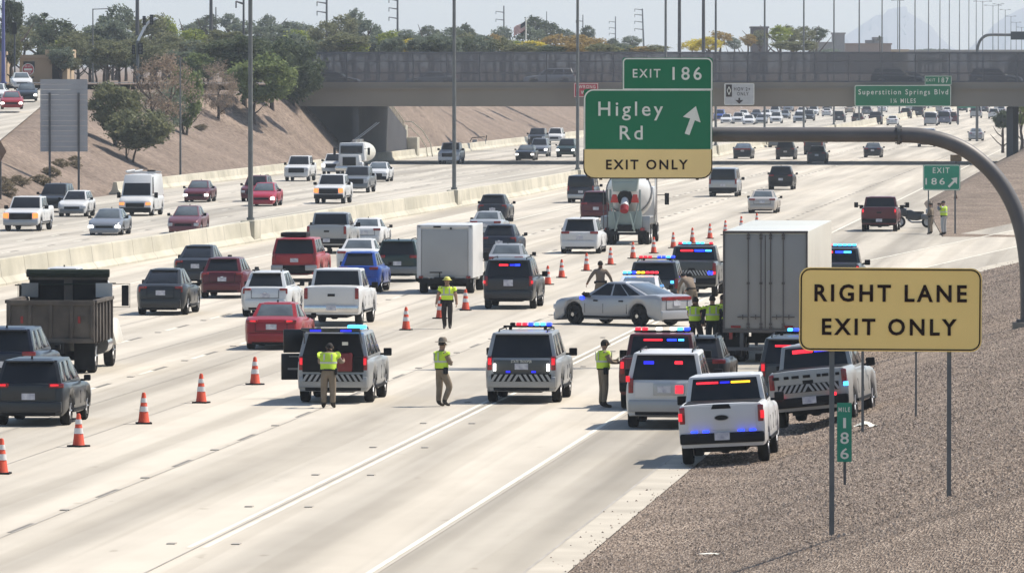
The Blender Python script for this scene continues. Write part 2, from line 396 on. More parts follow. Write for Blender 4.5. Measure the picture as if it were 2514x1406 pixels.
# median barrier (safety shape) and the low wall left of the far carriageway
def barrier(name, label, f, v0, v1, ht, m, blocks=()):
    t = thing(name, label, 'barrier', uv(f((v0 + v1) / 2), (v0 + v1) / 2), -TH)
    o_u, o_v = f((v0 + v1) / 2), (v0 + v1) / 2
    prof = [(-.42, 0), (-.42, .08), (-.22, .33), (-.13, ht - .03), (-.10, ht), (.10, ht), (.13, ht - .03), (.22, .33), (.42, .08), (.42, 0)]
    vs_ = [v0]
    while vs_[-1] < v1: vs_.append(min(vs_[-1] + 6, v1))
    mb = MB(); mb.loft([[(f(v) - o_u + a, v - o_v, b) for a, b in prof] for v in vs_]); put('wall', mb, m, t, ang=25)
    for v in blocks:
        b = MB(); b.box(f(v) - o_u, v - o_v, ht / 2 + .02, .74, 2.6, ht + .04); put('pole_pedestal', b, m, t, bev=.04)
    return t
def v_at(px, u): return F * (-u) / ((2880 - px)) if False else (F * (u / CT) / (px - 2880)) / CT * 1.0 + u * ST
POLE_X = (615, 1115, 1418, 1634, 1757, 1877, 1973, 2047, 2109, 2165, 2205 + 3, 2246, 2279, 2307, 2330, 2355, 2378, 2396, 2412, 2437)
def median_v(px):
    v = 500.0
    for _ in range(12): v = v_at(px, um(v))
    return v
barrier('median_barrier', 'long pale concrete barrier between the two directions of traffic', um, 150, 2400, 1.07, WALLC, [median_v(x) for x in POLE_X[:8]])
barrier('roadside_barrier', 'low pale concrete wall at the foot of the left desert bank', lambda v: -74.35, 527, 1000, .85, WALLC)

# mountains, far beyond
def mountains():
    def ridge(name, pts, d, depth, label):
        mb = MB(); n = len(pts); fs = []
        for k, (dz, dd) in enumerate(((1.0, 0), (.86, -.12), (.7, -.26), (.5, -.42), (.0, -.9), )):
            for i, (x, y) in enumerate(pts):
                p = AT(x, 160 - (160 - y) * dz, d + dd * depth); w_ = 1 + .12 * noise.noise(Vector((x * .03, k * 1.7, 0)))
                mb.v.append((p.x + 40 * noise.noise(Vector((x * .05, k, 5))) * (k > 0), p.y, (max(p.z - EYE, 0)) * (w_ if 0 < k < 4 else 1) + (0 if k == 4 else EYE)))
        for i, (x, y) in enumerate(pts): p = AT(x, 160, d + depth); mb.v.append((p.x, p.y, 0))
        for k in range(4):
            for i in range(n - 1): a = k * n + i; mb.f.append((a, a + 1, a + n + 1, a + n))
        for i in range(n - 1): mb.f.append((i, i + 1, 5 * n + i + 1, 5 * n + i))
        o = put(name, mb, noisy('mountain_rock', (.17, .14, .13), (.11, .10, .095), scale=.006, rough=.95, detail=8)); o['kind'] = 'structure'
    A = [(1900, 158), (1990, 122), (2040, 112), (2090, 78), (2130, 52), (2150, 38), (2172, 36), (2180, 24), (2200, 20), (2215, 17), (2225, 16), (2229, 30), (2245, 40), (2258, 48), (2283, 62), (2296, 76), (2304, 88), (2320, 104), (2350, 126), (2420, 155)]
    B = [(2330, 158), (2370, 128), (2400, 100), (2422, 82), (2437, 64), (2455, 50), (2473, 38), (2500, 25), (2530, 12), (2580, -10), (2700, -30), (2900, 40), (3100, 120), (3300, 158)]
    def rough(p):
        out = []
        for (x0, y0), (x1, y1) in zip(p, p[1:]):
            for k in range(4):
                t = k / 4; out.append((lerp(x0, x1, t), lerp(y0, y1, t) + 2.2 * noise.noise(Vector((lerp(x0, x1, t) * .11, 7, 0)))))
        return out + [p[-1]]
    ridge('mountain', rough(A), 15000, 900, ''); ridge('mountain', rough(B), 14500, 900, '')
mountains()

def gravel_stones():
    rnd = random.Random(5); mb = MB(); V = mb.v; Fc = mb.f
    for k in range(70000):
        v = 118 + 232 * rnd.random() ** 1.25; e = r_edge(v); w_ = interp(v, [(118, 9.5), (200, 10), (350, 12)])
        u = e + .08 + rnd.random() * w_ if k > 700 else e - .75 * rnd.random() ** 4; z = max(h(u, v), 0); r_ = rnd.uniform(.011, .027) * (1 + v / 450); o = len(V); a = rnd.random() * 6.28
        for q in range(4):
            t = a + q * 1.57 + rnd.uniform(-.4, .4); V.append((u + r_ * math.cos(t), v + r_ * math.sin(t), z + rnd.uniform(-.01, .3 * r_)))
        V.append((u + rnd.uniform(-.3, .3) * r_, v, z + r_ * rnd.uniform(.6, 1.1)))
        for q in range(4): Fc.append((o + q, o + (q + 1) % 4, o + 4))
    m, n, l, b = bsdf('loose_stones'); g = n.new('ShaderNodeNewGeometry'); c = n.new('ShaderNodeValToRGB')
    e = c.color_ramp.elements; e[0].color = (.12, .09, .07, 1); e[1].color = (.42, .34, .275, 1); x = e.new(.65); x.color = (.245, .192, .152, 1)
    l.new(g.outputs['Random Per Island'], c.inputs[0]); l.new(c.outputs[0], b.inputs['Base Color']); b.inputs['Roughness'].default_value = .95
    o = put('loose_gravel', mb, m, smooth=False); o['kind'] = 'stuff'; road_aligned(o); tag(o, 'loose grey and tan gravel stones over the roadside bank at right', 'gravel')
gravel_stones()
# ================================================================ BRIDGE, SIGNS, POLES, TREES
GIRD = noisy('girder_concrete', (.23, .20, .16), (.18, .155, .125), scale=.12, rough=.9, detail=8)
DARKC = noisy('shaded_abutment_concrete', (.07, .07, .07), (.05, .05, .052), scale=.2, rough=.9)  # concrete darkened: the shade under the overpass is put into the colour
RAILM = noisy('fence_steel', (.13, .13, .14), rough=.6)
def screen_material(name, c, k):
    """woven wire fabric: lets part of what is behind it through"""
    m, n, l, b = bsdf(name); b.inputs['Base Color'].default_value = (*c, 1); b.inputs['Roughness'].default_value = .7
    tr = n.new('ShaderNodeBsdfTransparent'); mx = n.new('ShaderNodeMixShader')
    tc = n.new('ShaderNodeTexCoord'); nz = n.new('ShaderNodeTexNoise'); nz.inputs['Scale'].default_value = .25; l.new(tc.outputs['Object'], nz.inputs[0])
    mr = n.new('ShaderNodeMapRange'); mr.inputs[3].default_value = k - .12; mr.inputs[4].default_value = k + .12; l.new(nz.outputs[0], mr.inputs[0]); l.new(mr.outputs[0], mx.inputs[0])
    l.new(tr.outputs[0], mx.inputs[1]); l.new(b.outputs[0], mx.inputs[2]); l.new(mx.outputs[0], n['Material Output'].inputs[0]); return m
MESHM = screen_material('wire_fabric', (.12, .115, .12), .46)
def bridge():
    t = thing('overpass_bridge', 'long grey concrete overpass with a wire fence crossing over the whole freeway', 'bridge', uv(0, 690), -TH)
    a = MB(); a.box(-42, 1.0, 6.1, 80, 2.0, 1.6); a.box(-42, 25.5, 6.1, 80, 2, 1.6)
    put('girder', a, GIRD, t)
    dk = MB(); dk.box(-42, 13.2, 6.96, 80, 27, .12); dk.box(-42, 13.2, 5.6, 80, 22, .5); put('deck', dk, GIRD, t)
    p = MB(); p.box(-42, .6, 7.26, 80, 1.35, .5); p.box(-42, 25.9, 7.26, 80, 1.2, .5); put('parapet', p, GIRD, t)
    w = MB(); w.box(-75.0, 13.3, 2.6, .5, 26, 5.4); w.box(-80.3, 4.4, 2.65, 10.1, .5, 5.3); put('abutment', w, DARKC, t)  # second box: added dark sheet standing in for the shade under the deck
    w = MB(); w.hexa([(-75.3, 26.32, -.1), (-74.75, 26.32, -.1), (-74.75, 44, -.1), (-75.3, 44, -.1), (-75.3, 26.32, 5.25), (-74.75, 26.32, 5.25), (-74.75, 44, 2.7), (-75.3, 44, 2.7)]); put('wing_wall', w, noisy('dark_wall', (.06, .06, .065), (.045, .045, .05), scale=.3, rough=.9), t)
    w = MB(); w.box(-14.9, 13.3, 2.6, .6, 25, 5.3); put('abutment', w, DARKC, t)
    g = MB(); g.tube([(-75, 26.5, 6.15), (-75, 44, 3.6)], .05, 6); g.tube([(-75, 26.5, 5.7), (-75, 44, 3.15)], .04, 6)
    for k in range(14):
        q = k / 13; g.tube([(-75, 26.5 + 17.4 * q, lerp(5.2, 2.7, q)), (-75, 26.5 + 17.4 * q, lerp(6.2, 3.65, q))], .045, 5)
    put('handrail', g, WALLC, t)
    for dv in (9, 16, 23):
        c = MB(); c.tube([(-45.3, dv, 0), (-45.3, dv, 5.4)], .6, 16); put('pier', c, GIRD, t)
    for dv, nm in ((.1, 'near'), (26.4, 'far')):
        f = MB(); f.box(-42, dv, 8.87, 80, .012, 2.7); fb = put('fence_fabric', f, MESHM, t, smooth=False)
        r_ = MB()
        for z in (7.56, 8.35, 9.45, 10.24): r_.box(-42, dv + .03, z, 80, .05, .07 if z < 10 else .14)
        for k in range(27): r_.box(-82 + 3.08 * k, dv + .04, 8.87, .085 if k % 2 else .13, .08, 2.78)
        put('fence_frame', r_, RAILM, t, smooth=False)
bridge()
# stepped drainage wall past the bridge
dw = thing('drain_structure', 'pale concrete drainage steps with a curved pipe rail behind the overpass', 'drain', uv(-75, 737), -TH)
b = MB(); b.box(-.4, 0, 1.6, .7, 2.2, 3.2); b.box(.5, 1, 1.0, 1.0, 2.4, 2.0); put('headwall', b, WALLC, dw, bev=.03)
b = MB(); b.tube([(-.6, 1, 3.6), (.4, 1, 3.5), (1.4, 1, 2.7), (2.2, 1, 1.4), (2.4, 1, .1)], .06, 6); b.tube([(-.6, 1, 3.0), (.3, 1, 2.9), (1.1, 1, 2.1), (1.8, 1, 1.0), (1.9, 1, .1)], .05, 6); put('pipe_rail', b, WALLC, dw)

GREEN = noisy('sign_green', (.010, .16, .07), (.008, .14, .06), scale=.5, rough=.45, spec=.2, detail=8)
GREEN2 = noisy('sign_green_faded', (.02, .25, .15), (.018, .21, .13), scale=1.5, rough=.4)
SIGNW = noisy('sign_white', (.72, .71, .62), (.62, .61, .53), scale=3, rough=.45)
SIGNY = noisy('sign_yellow', (1.0, .69, .23), (.94, .64, .21), scale=.8, rough=.5, detail=8)
SIGNY2 = noisy('sign_tan_yellow', (.84, .61, .25), (.78, .56, .23), scale=.8, rough=.5)
SIGNK = noisy('sign_black', (.022, .008, .005), rough=.7, spec=.1)
SIGNR = noisy('sign_red', (.42, .03, .05), rough=.5)
ALU = noisy('sign_back_aluminium', (.34, .34, .35), (.29, .29, .30), scale=.6, rough=.55, metal=.2)
def rrect(x0, z0, x1, z1, r, n=5):
    rs = r if isinstance(r, (tuple, list)) else (r,) * 4       # bl, br, tr, tl
    out = []
    for (cx, cz, a0, q) in ((x0, z0, 180, rs[0]), (x1, z0, 270, rs[1]), (x1, z1, 0, rs[2]), (x0, z1, 90, rs[3])):
        if q <= 0: out.append((cx, cz)); continue
        ox, oz = cx + (q if cx == x0 else -q), cz + (q if cz == z0 else -q)
        for k in range(n + 1): a = R(a0 + 90 * k / n); out.append((ox + q * math.cos(a), oz + q * math.sin(a)))
    return out
class Sign:
    """a sign laid out in a vertical plane at distance d; pixel measures become metres at that distance"""
    def __init__(s, name, label, cat, px, py, d, base=None, rz=-.04, group=None, roll=0.0):
        s.d = d; s.k = d / F; s.o = AT(px, py, d); s.px, s.py = px, py; s.roll = roll
        b_ = base if base is not None else s.o
        s.t = thing(name, label, cat, b_, rz, group); s.off = Vector((0, 0, s.o.z - b_.z)); s.n = 0
    def P(s, x, y, dep=0.0):
        a, b = (x - s.px) * s.k, (s.py - y) * s.k; c, q = math.cos(s.roll), math.sin(s.roll)
        return Vector((a * c - b * q, -dep, a * q + b * c)) + s.off
    def panel(s, name, x0, y0, x1, y1, m, r=0.0, dep=0.0, th=.03, parent=None):
        mb = MB(); pl = rrect(x0, -y1, x1, -y0, r); mb.plate(pl, lambda a, b, q: s.P(a, -b, dep + q), th)
        return put(name, mb, m, parent or s.t, smooth=False)
    def frame(s, name, x0, y0, x1, y1, m, r, w, dep, sides=None):
        mb = MB(); A = rrect(x0, -y1, x1, -y0, r); rr = r if isinstance(r, (tuple, list)) else (r,) * 4
        B = rrect(x0 + w, -y1 + w, x1 - w, -y0 - w, [max(q - w, .01) if q > 0 else 0 for q in rr]); n = len(A)
        for k in range(n):
            j = (k + 1) % n; q = [A[k], A[j], B[j], B[k]]
            mb.hexa([s.P(a, -b, dep) for a, b in q] + [s.P(a, -b, dep + .006) for a, b in q])
        return put(name, mb, m, s.t, smooth=False)
    def text(s, body, x0, y0, x1, y1, m, dep=.04, bold=.012, name='lettering'):
        me = s.text1(body, x0, y0, x1, y1, m, dep, bold, name); n = body.count(' ')
        if not n: return me
        o, me = me, me.data; xs = sorted(v.co.x for v in me.vertices); gaps = sorted(((b - a, (a + b) / 2) for a, b in zip(xs, xs[1:])), reverse=True)[:n]; cuts = sorted(g[1] for g in gaps)
        for k in range(n + 1):
            bm = bmesh.new(); bm.from_mesh(me); lo_ = cuts[k - 1] if k else -1e9; hi_ = cuts[k] if k < n else 1e9
            bmesh.ops.delete(bm, geom=[v for v in bm.verts if not lo_ <= v.co.x <= hi_], context='VERTS'); m2 = bpy.data.meshes.new(name); bm.to_mesh(m2); bm.free(); m2.materials.append(None); m2.materials.pop(index=0) if len(m2.materials) > 1 else None; place(name, m2, m, s.t)
        bpy.data.objects.remove(o)
    def text1(s, body, x0, y0, x1, y1, m, dep=.04, bold=.012, name='lettering'):
        me = text_mesh(body, 1.0, .004, bold, 1, 1.3)
        xs = [v.co.x for v in me.vertices]; zs = [v.co.z for v in me.vertices]
        kx, kz = (x1 - x0) / (max(xs) - min(xs)), (y1 - y0) / (max(zs) - min(zs)); mx, my = (x0 + x1) / 2, (y0 + y1) / 2
        for v in me.vertices: p = s.P(mx + v.co.x * kx, my - v.co.z * kz, dep - v.co.y * .6); v.co = p
        return place(name, me, m, s.t)
    def shape(s, name, pts, m, dep=.036, th=.008):
        mb = MB(); mb.plate([(a, -b) for a, b in pts], lambda a, b, q: s.P(a, -b, dep + q), th)
        return put(name, mb, m, s.t, smooth=False)
    def post(s, x, y0, ground_y=None, r=.04, m=None, dep=-.06, p=None, square=True):
        top = s.P(x, y0, dep); z = 0
        if p is None:
            w = s.t.matrix_basis @ top; u_, v_ = to_uv(w); z = h(u_, v_)
            bz = z - s.t.location.z - .25
        else: bz = p
        mb = MB(); mb.box(top.x, top.y, (top.z + bz) / 2, 2 * r, 2 * r, top.z - bz) if square else mb.tube([(top.x, top.y, bz), top], r, 12)
        return put('post', mb, m or STEEL, s.t)

# --- the big green exit sign on its curved arm
D1 = 228.0
base = AT(2524, 822, D1); gu, gv = to_uv(base); base.z = h(gu, gv)
A = thing('sign_gantry', 'thick curved grey steel arm reaching over the road from the right bank', 'gantry', base, -.04)
def la(x, y, dep=0): p = AT(x, y, D1) - base; return (p.x, dep, p.z)
t = MB(); t.tube([la(1452, 331), la(2205, 331)], .225, 20); put('arm', t, noisy('gantry_steel', (.12, .11, .105), (.085, .08, .08), scale=.8, rough=.5, metal=.2), A)
GST = MATS['gantry_steel']
def cr(pts, n=5):
    out = []
    for i in range(len(pts) - 1):
        p0, p1, p2, p3 = [Vector(pts[max(0, min(len(pts) - 1, i + k))]) for k in (-1, 0, 1, 2)]
        for k in range(n):
            q = k / n; out.append(.5 * ((2 * p1) + (p2 - p0) * q + (2 * p0 - 5 * p1 + 4 * p2 - p3) * q * q + (3 * p1 - p0 - 3 * p2 + p3) * q ** 3))
    return out + [Vector(pts[-1])]
t = MB(); t.tube(cr([la(2209, 331), la(2270, 335), la(2330, 350), la(2385, 378), la(2440, 428), la(2482, 492), la(2508, 565), la(2521, 650), la(2524, 740), la(2524, 800)]), .235, 20); put('curved_post', t, GST, A)
t = MB(); t.tube([la(2203, 331), la(2206.5, 331)], .30, 24); t.tube([la(2207, 331), la(2210.5, 331)], .30, 24)
for k in range(10): a = k * .628; q = la(2198, 331); t.tube([(q[0], .265 * math.cos(a), q[2] + .265 * math.sin(a)), (q[0] + .2, .265 * math.cos(a), q[2] + .265 * math.sin(a))], .02, 6)
put('flange', t, DKSTEEL, A)
t = MB(); q = la(2524, 800); t.tube([(q[0], 0, -.5), (q[0], 0, q[2] + .12)], .48, 24); put('footing', t, GIRD, A, bev=.02)
t = MB(); t.tube([(q[0], 0, q[2] + .12), (q[0], 0, q[2] + .2)], .36, 20); put('base_plate', t, DKSTEEL, A)

s = Sign('exit_sign', 'big green overhead sign for an exit road with an arrow and a yellow strip below', 'road sign', 1590, 290, D1 - .45)
s.panel('main_panel', 1433, 219, 1749, 366.5, GREEN, (0, 0, 0, 6)); s.panel('yellow_strip', 1432, 367, 1749, 439, SIGNY2, (26, 26, 0, 0)); s.panel('exit_tab', 1528, 142, 1750, 218, GREEN, (0, 0, 8, 5))
s.frame('tab_border', 1529, 143, 1749, 221, SIGNW, (0, 0, 14, 10), 3.2, .032)
s.frame('main_border', 1433.5, 219.5, 1748, 372, SIGNW, (0, 0, 0, 24), 3.4, .0335)
s.panel('strip_face', 1432, 366.6, 1749, 438.9, SIGNY2, (26, 26, 0, 0), dep=.031, th=.011)
s.shape('border', [(1432, 367), (1434.6, 367), (1434.6, 412), (1437, 422), (1443, 430), (1451, 434.5), (1461, 436.3), (1722, 436.3), (1732, 434), (1740, 428), (1745, 420), (1746.4, 410), (1746.4, 367), (1749, 367), (1749, 413), (1746, 424), (1739, 433), (1730, 437.5), (1722, 439), (1459, 439), (1448, 437), (1439, 431), (1434, 423), (1432, 412)], SIGNK, .042, .006)
s.text('EXIT', 1553.6, 170, 1621.5, 191, SIGNW); s.text('186', 1651, 164.5, 1722.5, 197, SIGNW, bold=.01)
s.text('Higley', 1469, 250, 1628, 296, SIGNW, bold=.008); s.text('Rd', 1521.6, 309, 1578, 343, SIGNW, bold=.008)
s.text('EXIT ONLY', 1488, 392, 1689, 416.5, SIGNK, dep=.05, bold=.022)
s.shape('arrow', [(1708.5, 261), (1720, 301), (1706, 295.5), (1692.5, 332), (1681, 328), (1694.5, 291), (1676.5, 287)], SIGNW)
br = MB()
for x in (1475, 1590, 1712):
    a, b_ = s.P(x, 150 if x > 1530 else 232, -.02), s.P(x, 442, -.02); br.box(a.x, a.y + .05, (a.z + b_.z) / 2, .09, .1, a.z - b_.z)
put('bracket', br, DKSTEEL, s.t)

# --- the yellow sign on two posts
D2 = 125.0
bs = AT(2040, 1283, D2)
s = Sign('lane_sign', 'wide yellow sign on two posts telling the right lane to exit', 'road sign', 2186, 760, D2, Vector((bs.x, bs.y, bs.z)), rz=-.02, roll=-.006)
s.off = s.o - bs
s.panel('panel', 1962, 657, 2410, 862, SIGNY, 26); s.frame('border', 1965, 660, 2407, 859, SIGNK, 24, 3.2, .032)
s.text('RIGHT LANE', 1999, 698, 2373, 741, SIGNK, bold=.024); s.text('EXIT ONLY', 2018, 781.5, 2349, 823, SIGNK, bold=.024)
s.post(2042, 665, r=.042, m=STEEL); s.post(2330, 665, r=.036)
# posts of the sign standing behind the yellow one
bp_ = GH(2118, 1062)
d_ = bp_.y
s = Sign('sign_on_posts', 'sign on two thin steel posts standing hidden behind the wide yellow sign', 'road sign', 2184, 790, d_, bp_)
s.off = s.o - bp_
s.panel('panel', 2105, 740, 2262, 838, ALU, 10); s.post(2118, 745, r=.03); s.post(2249, 745, r=.022)
# mile marker
bm_ = GH(2073, 1190)
s = Sign('mile_marker', 'narrow green mile marker with white numbers stacked one below the other', 'mile marker', 2073, 1060, bm_.y, bm_)
s.off = s.o - bm_
s.panel('panel', 2055, 988, 2091, 1133, GREEN2, 2, th=.012)
s.text('MILE', 2058.5, 999, 2087, 1010, SIGNW, dep=.014); s.text('1', 2070, 1025, 2077, 1050, SIGNW, .014, .01); s.text('8', 2063, 1060, 2084, 1089, SIGNW, .014, .01); s.text('6', 2063, 1099, 2084, 1126, SIGNW, .014, .01)
s.post(2074, 990, r=.026, m=DKSTEEL)
# gore exit sign
bg_ = GH(2281, 574)
s = Sign('gore_exit_sign', 'small green exit sign with an arrow in the gravel by the motorcycle', 'road sign', 2311, 435, bg_.y, bg_)
s.off = s.o - bg_
s.panel('panel', 2266, 404, 2357.5, 467.5, GREEN2, 5); s.frame('border', 2267, 405, 2356.5, 466.5, SIGNW, 5, 1.6, .032)
s.text('EXIT', 2290, 411.5, 2331, 425, SIGNW, .04, .01); s.text('186', 2272, 437, 2319.5, 453.5, SIGNW, .04, .01)
s.shape('arrow', [(2350, 435.5), (2349, 452), (2344.5, 447), (2330.5, 461), (2326.5, 457), (2340.5, 443), (2335, 438)], SIGNW, .04)
s.post(2279.5, 410, r=.035); s.post(2345, 410, r=.045)
s.shape('marker_plate', [(2341, 488), (2346, 470), (2351, 488)], noisy('brown_plate', (.2, .09, .05), rough=.6), -.12, .01)
bo = GH(2347, 402)
s = Sign('warning_plate', 'small orange warning plate standing beyond the small exit sign', 'road sign', 2347, 388, bo.y, bo); s.off = s.o - bo
s.panel('panel', 2333, 380, 2361, 396, noisy('sign_orange', (.55, .25, .03), (.3, .15, .05), scale=6, rough=.5), 2); s.post(2347, 384, r=.04)
# signs hung on the bridge
D3 = 688.6
s = Sign('street_name_sign', 'wide green sign with a place name hung on the overpass at right', 'road sign', 2216, 236, D3)
s.panel('panel', 2098, 209, 2335, 262, GREEN, 5, th=.08); s.panel('exit_tab', 2270, 186.5, 2336, 208.8, GREEN, 1, th=.08); s.frame('border', 2098.5, 209.5, 2334.5, 261.5, SIGNW, 5, 1.6, .085); s.frame('tab_border', 2270.5, 187, 2335.5, 208.6, SIGNW, 1, 1.1, .085)
s.text('Superstition Springs Blvd', 2107.5, 219.5, 2327.5, 236.5, SIGNW, .1, .008); s.text('1¼ MILES', 2187, 242, 2248, 253.5, SIGNW, .1, .015)
s.text('EXIT', 2274, 193.5, 2296, 200.5, SIGNW, .1, .008); s.text('187', 2303.5, 191, 2328.5, 203.5, SIGNW, .1, .01)
s = Sign('carpool_lane_sign', 'square white carpool lane sign with a diamond hung on the overpass', 'road sign', 1815, 231, D3)
GRS = noisy('sign_dull_white', (.42, .42, .42), rough=.5)
s.panel('panel', 1778, 205, 1852, 258, GRS, 3, th=.08); s.frame('border', 1778.5, 205.5, 1851.5, 257.5, SIGNW, 3, 1.2, .085)
s.panel('black_field', 1782.5, 208, 1797, 238, SIGNK, 1, .085, .01)
s.shape('diamond', [(1789.7, 212), (1795, 223), (1789.7, 234), (1784.5, 223), (1786.3, 223), (1789.7, 230.5), (1793.2, 223), (1789.7, 215.5), (1786.3, 223), (1784.5, 223)], SIGNW, .1)
s.text('HOV 2+', 1802, 214.5, 1842, 223.5, SIGNK, .1, .01); s.text('ONLY', 1809.5, 226.5, 1838, 235, SIGNK, .1, .01)
s.shape('arrow', [(1813, 240.5), (1817, 240.5), (1817, 246), (1825, 246), (1815, 255), (1805, 246), (1813, 246)], SIGNK, .1)
s = Sign('wrong_way_sign', 'red and white sign hung on the overpass above the median', 'road sign', 1438, 221, D3)
s.panel('panel', 1409, 204, 1469, 239, SIGNR, 1, th=.08); s.frame('border', 1410, 205, 1468, 238, SIGNW, 1, 1.2, .085)
s.text('WRONG', 1421, 209, 1462, 217.5, SIGNW, .1, .008); s.text('WAY', 1426, 223, 1456, 232, SIGNW, .1, .008)
s = Sign('distant_green_sign', 'small plain green sign seen just below the overpass at right', 'road sign', 2375, 257, 1150, AT(2375, 400, 1150)); s.off = s.o - s.t.location; s.t.location.z = 0; s.off = s.o - s.t.location
s.panel('panel', 2350, 250, 2401, 265, GREEN2, 1, th=.08); s.post(2352, 252, r=.14, p=0); s.post(2400, 252, r=.14, p=0)
# back of the big sign on the left bank
bb = GH(158, 470); 
s = Sign('road_sign', 'grey back of a tall road sign on two posts low on the left bank', 'road sign', 157, 284, bb.y, bb, rz=.05); s.off = s.o - bb
for k in range(14):
    y0 = 195 + k * 12.7
    if k == 0:
        mb = MB()
    a, c = s.P(99, y0), s.P(215, y0 + 12.3); mb.box((a.x + c.x) / 2, a.y, (a.z + c.z) / 2, c.x - a.x, .06, a.z - c.z)
put('panel', mb, ALU, s.t, smooth=False)
s.post(122, 228, r=.075, m=DKSTEEL, dep=.12); s.post(193, 228, r=.075, m=DKSTEEL, dep=.12)
bb = GH(2, 492)
s = Sign('road_sign', 'brown back of a diamond sign on a post at the left edge', 'road sign', 0, 372, bb.y, bb); s.off = s.o - bb
s.shape('panel', [(-16, 372), (0, 344), (16, 372), (0, 400)], noisy('rust_brown', (.2, .13, .09), rough=.8), 0, .02); s.post(1, 350, r=.06, m=DKSTEEL, dep=-.05)

# --- lamp posts on the median barrier
def lamp_post(loc, ht, label, group='tall double lamp posts', arms=True, r0=.14, name='lamp_post', m=None, z0=0.0, rz=-TH, arm=1.6):
    t = thing(name, label, 'lamp post', loc, rz, group)
    p = MB(); p.tube([(0, 0, z0), (0, 0, ht * .5), (0, 0, ht)], [r0, r0 * .8, r0 * .55], 12); p.tube([(0, 0, z0), (0, 0, z0 + .25)], r0 * 1.5, 12); put('pole', p, m or STEEL, t)
    if arms:
        for sg in (-1, 1):
            a = MB(); a.tube([(0, 0, ht - .25), (sg * arm * .5, 0, ht - .08), (sg * arm, 0, ht - .03)], .045, 6); q = put('arm', a, m or STEEL, t)
            a = MB(); a.box(sg * (arm + .25), 0, ht - .02, .75, .32, .14); put('lamp_head', a, DKSTEEL, q, bev=.03)
    return t
ORD = 'nearest second third fourth fifth sixth seventh eighth ninth tenth eleventh twelfth thirteenth fourteenth fifteenth sixteenth seventeenth eighteenth nineteenth twentieth'.split()
TAIL = {2451: 'first', 2468: 'second', 2482: 'third', 2495: 'fourth', 2508: 'last'}
for k, x in enumerate(POLE_X):
    v = median_v(x); ht = interp(v, [(300, 24.5), (1700, 24.5), (2000, 24), (2400, 21)])
    lab = ORD[k] + (' tall grey lamp post along the median barrier counting from the left' if k < 8 else ' lamp post from the left in the median row, thin with distance')
    lamp_post(uv(um(v), v, 0), ht, lab, 'tall lamp posts on the median', r0=.135, z0=1.0)
for x, y, s_ in ((2451, 10, 9.4), (2468, 24, 8.9), (2482, 40, 8.6), (2495, 55, 8.3), (2508, 67, 8.0), (2204, 1, 10.6), (2246, -4, 10.2)):
    p = AT(x, y, F / s_)
    lamp_post(Vector((p.x, p.y, 0)), p.z, TAIL[x] + ' from the left of five tiny double-headed lamp posts at upper right' if x > 2300 else ('distant lamp post with a double head just right of the mountain peak' if x < 2230 else 'distant lamp post reaching the top edge right of the mountain peak'), 'tall lamp posts on the median' if x > 2300 else None, r0=.14, arm=.9)
for x, lab in ((1668, 'tall dark post rising behind the bridge fence above the green tab'), (1727, 'tall dark post right of the green exit tab')):
    p = AT(x, 130, 760); lamp_post(Vector((p.x, p.y, 7.3)), 20, lab, None, False, .19, m=DKSTEEL)
bq = GH(443, 437); lamp_post(bq, AT(443, 140, bq.y).z - bq.z, 'thin short grey post standing on the left bank before the bright green tree', None, False, .09)
def P3(x, y, d): return AT(x, y, d)
p = P3(228, 22, 760); lp = lamp_post(Vector((p.x, p.y, 7.3)), p.z - 7.3, 'slim street lamp with one arm above the trees at upper left', None, False, .1, 'street_lamp'); a = MB(); a.tube([(0, 0, p.z - 7.35), (1.7, 0, p.z - 7.3)], .05, 6); put('arm', a, STEEL, lp)
p = P3(8, -40, 700); lamp_post(Vector((p.x, p.y, 7.3)), p.z - 7.3, 'thick bluish pole at the upper left corner', None, False, .2, 'utility_pole', noisy('blue_grey_steel', (.12, .13, .3), rough=.6))
def power_pole(x, top, d, arms, lab, r=.3, side=-1, L=1.6, base=7.3, lean=0.0):
    p = AT(x, top, d); t = thing('power_pole', lab, 'power pole', (p.x, p.y, base), 0, None); H_ = p.z - base
    mb = MB(); mb.tube([(lean, 0, 0), (0, 0, H_)], [r, r * .6], 10); put('pole', mb, DKSTEEL, t)
    for ya in arms:
        z = AT(x, ya, d).z - base; a = MB(); a.tube([(0, 0, z), (side * L, 0, z + .25)], [.14, .08], 6); a.tube([(side * L, 0, z + .3), (side * L, 0, z - .45)], .09, 6); put('crossarm', a, DKSTEEL, t)
power_pole(337, -60, 800, (), 'very thick dark power pole rising at upper left past the traffic signal', .28)
power_pole(518, -30, 900, (), 'tall dark power pole left of the thin pair above the dark trees'); power_pole(530, 18, 1200, (), 'short thin power pole peeking over trees at upper left', .15)
power_pole(598, -40, 800, (10,), 'dark power pole just left of the nearest median lamp post', .16, L=.8)
power_pole(802, -20, 1250, (9, 32), 'power pole with two short arms over the middle of the treeline at left', .25)
power_pole(976, -20, 1400, (2, 23, 46), 'power pole with three short arms left of the second median lamp post', .27)
power_pole(1237, 15, 1900, (31, 50), 'power pole with two short arms left of the flag', .27, L=2)
power_pole(1342, 29, 2100, (), 'short thin power pole over the dark tree right of the flag', .18); power_pole(1431, 37, 2200, (53,), 'power pole with one arm right of the third median lamp post', .25, L=2)
power_pole(1511, 41, 2400, (55, 70, 84), 'slim power pole with three arms left of the leaning one', .27, L=2); power_pole(1577, 22, 2000, (25, 38, 55, 73), 'slightly leaning power pole with four arms above the green exit sign', .3, L=2, lean=.6)
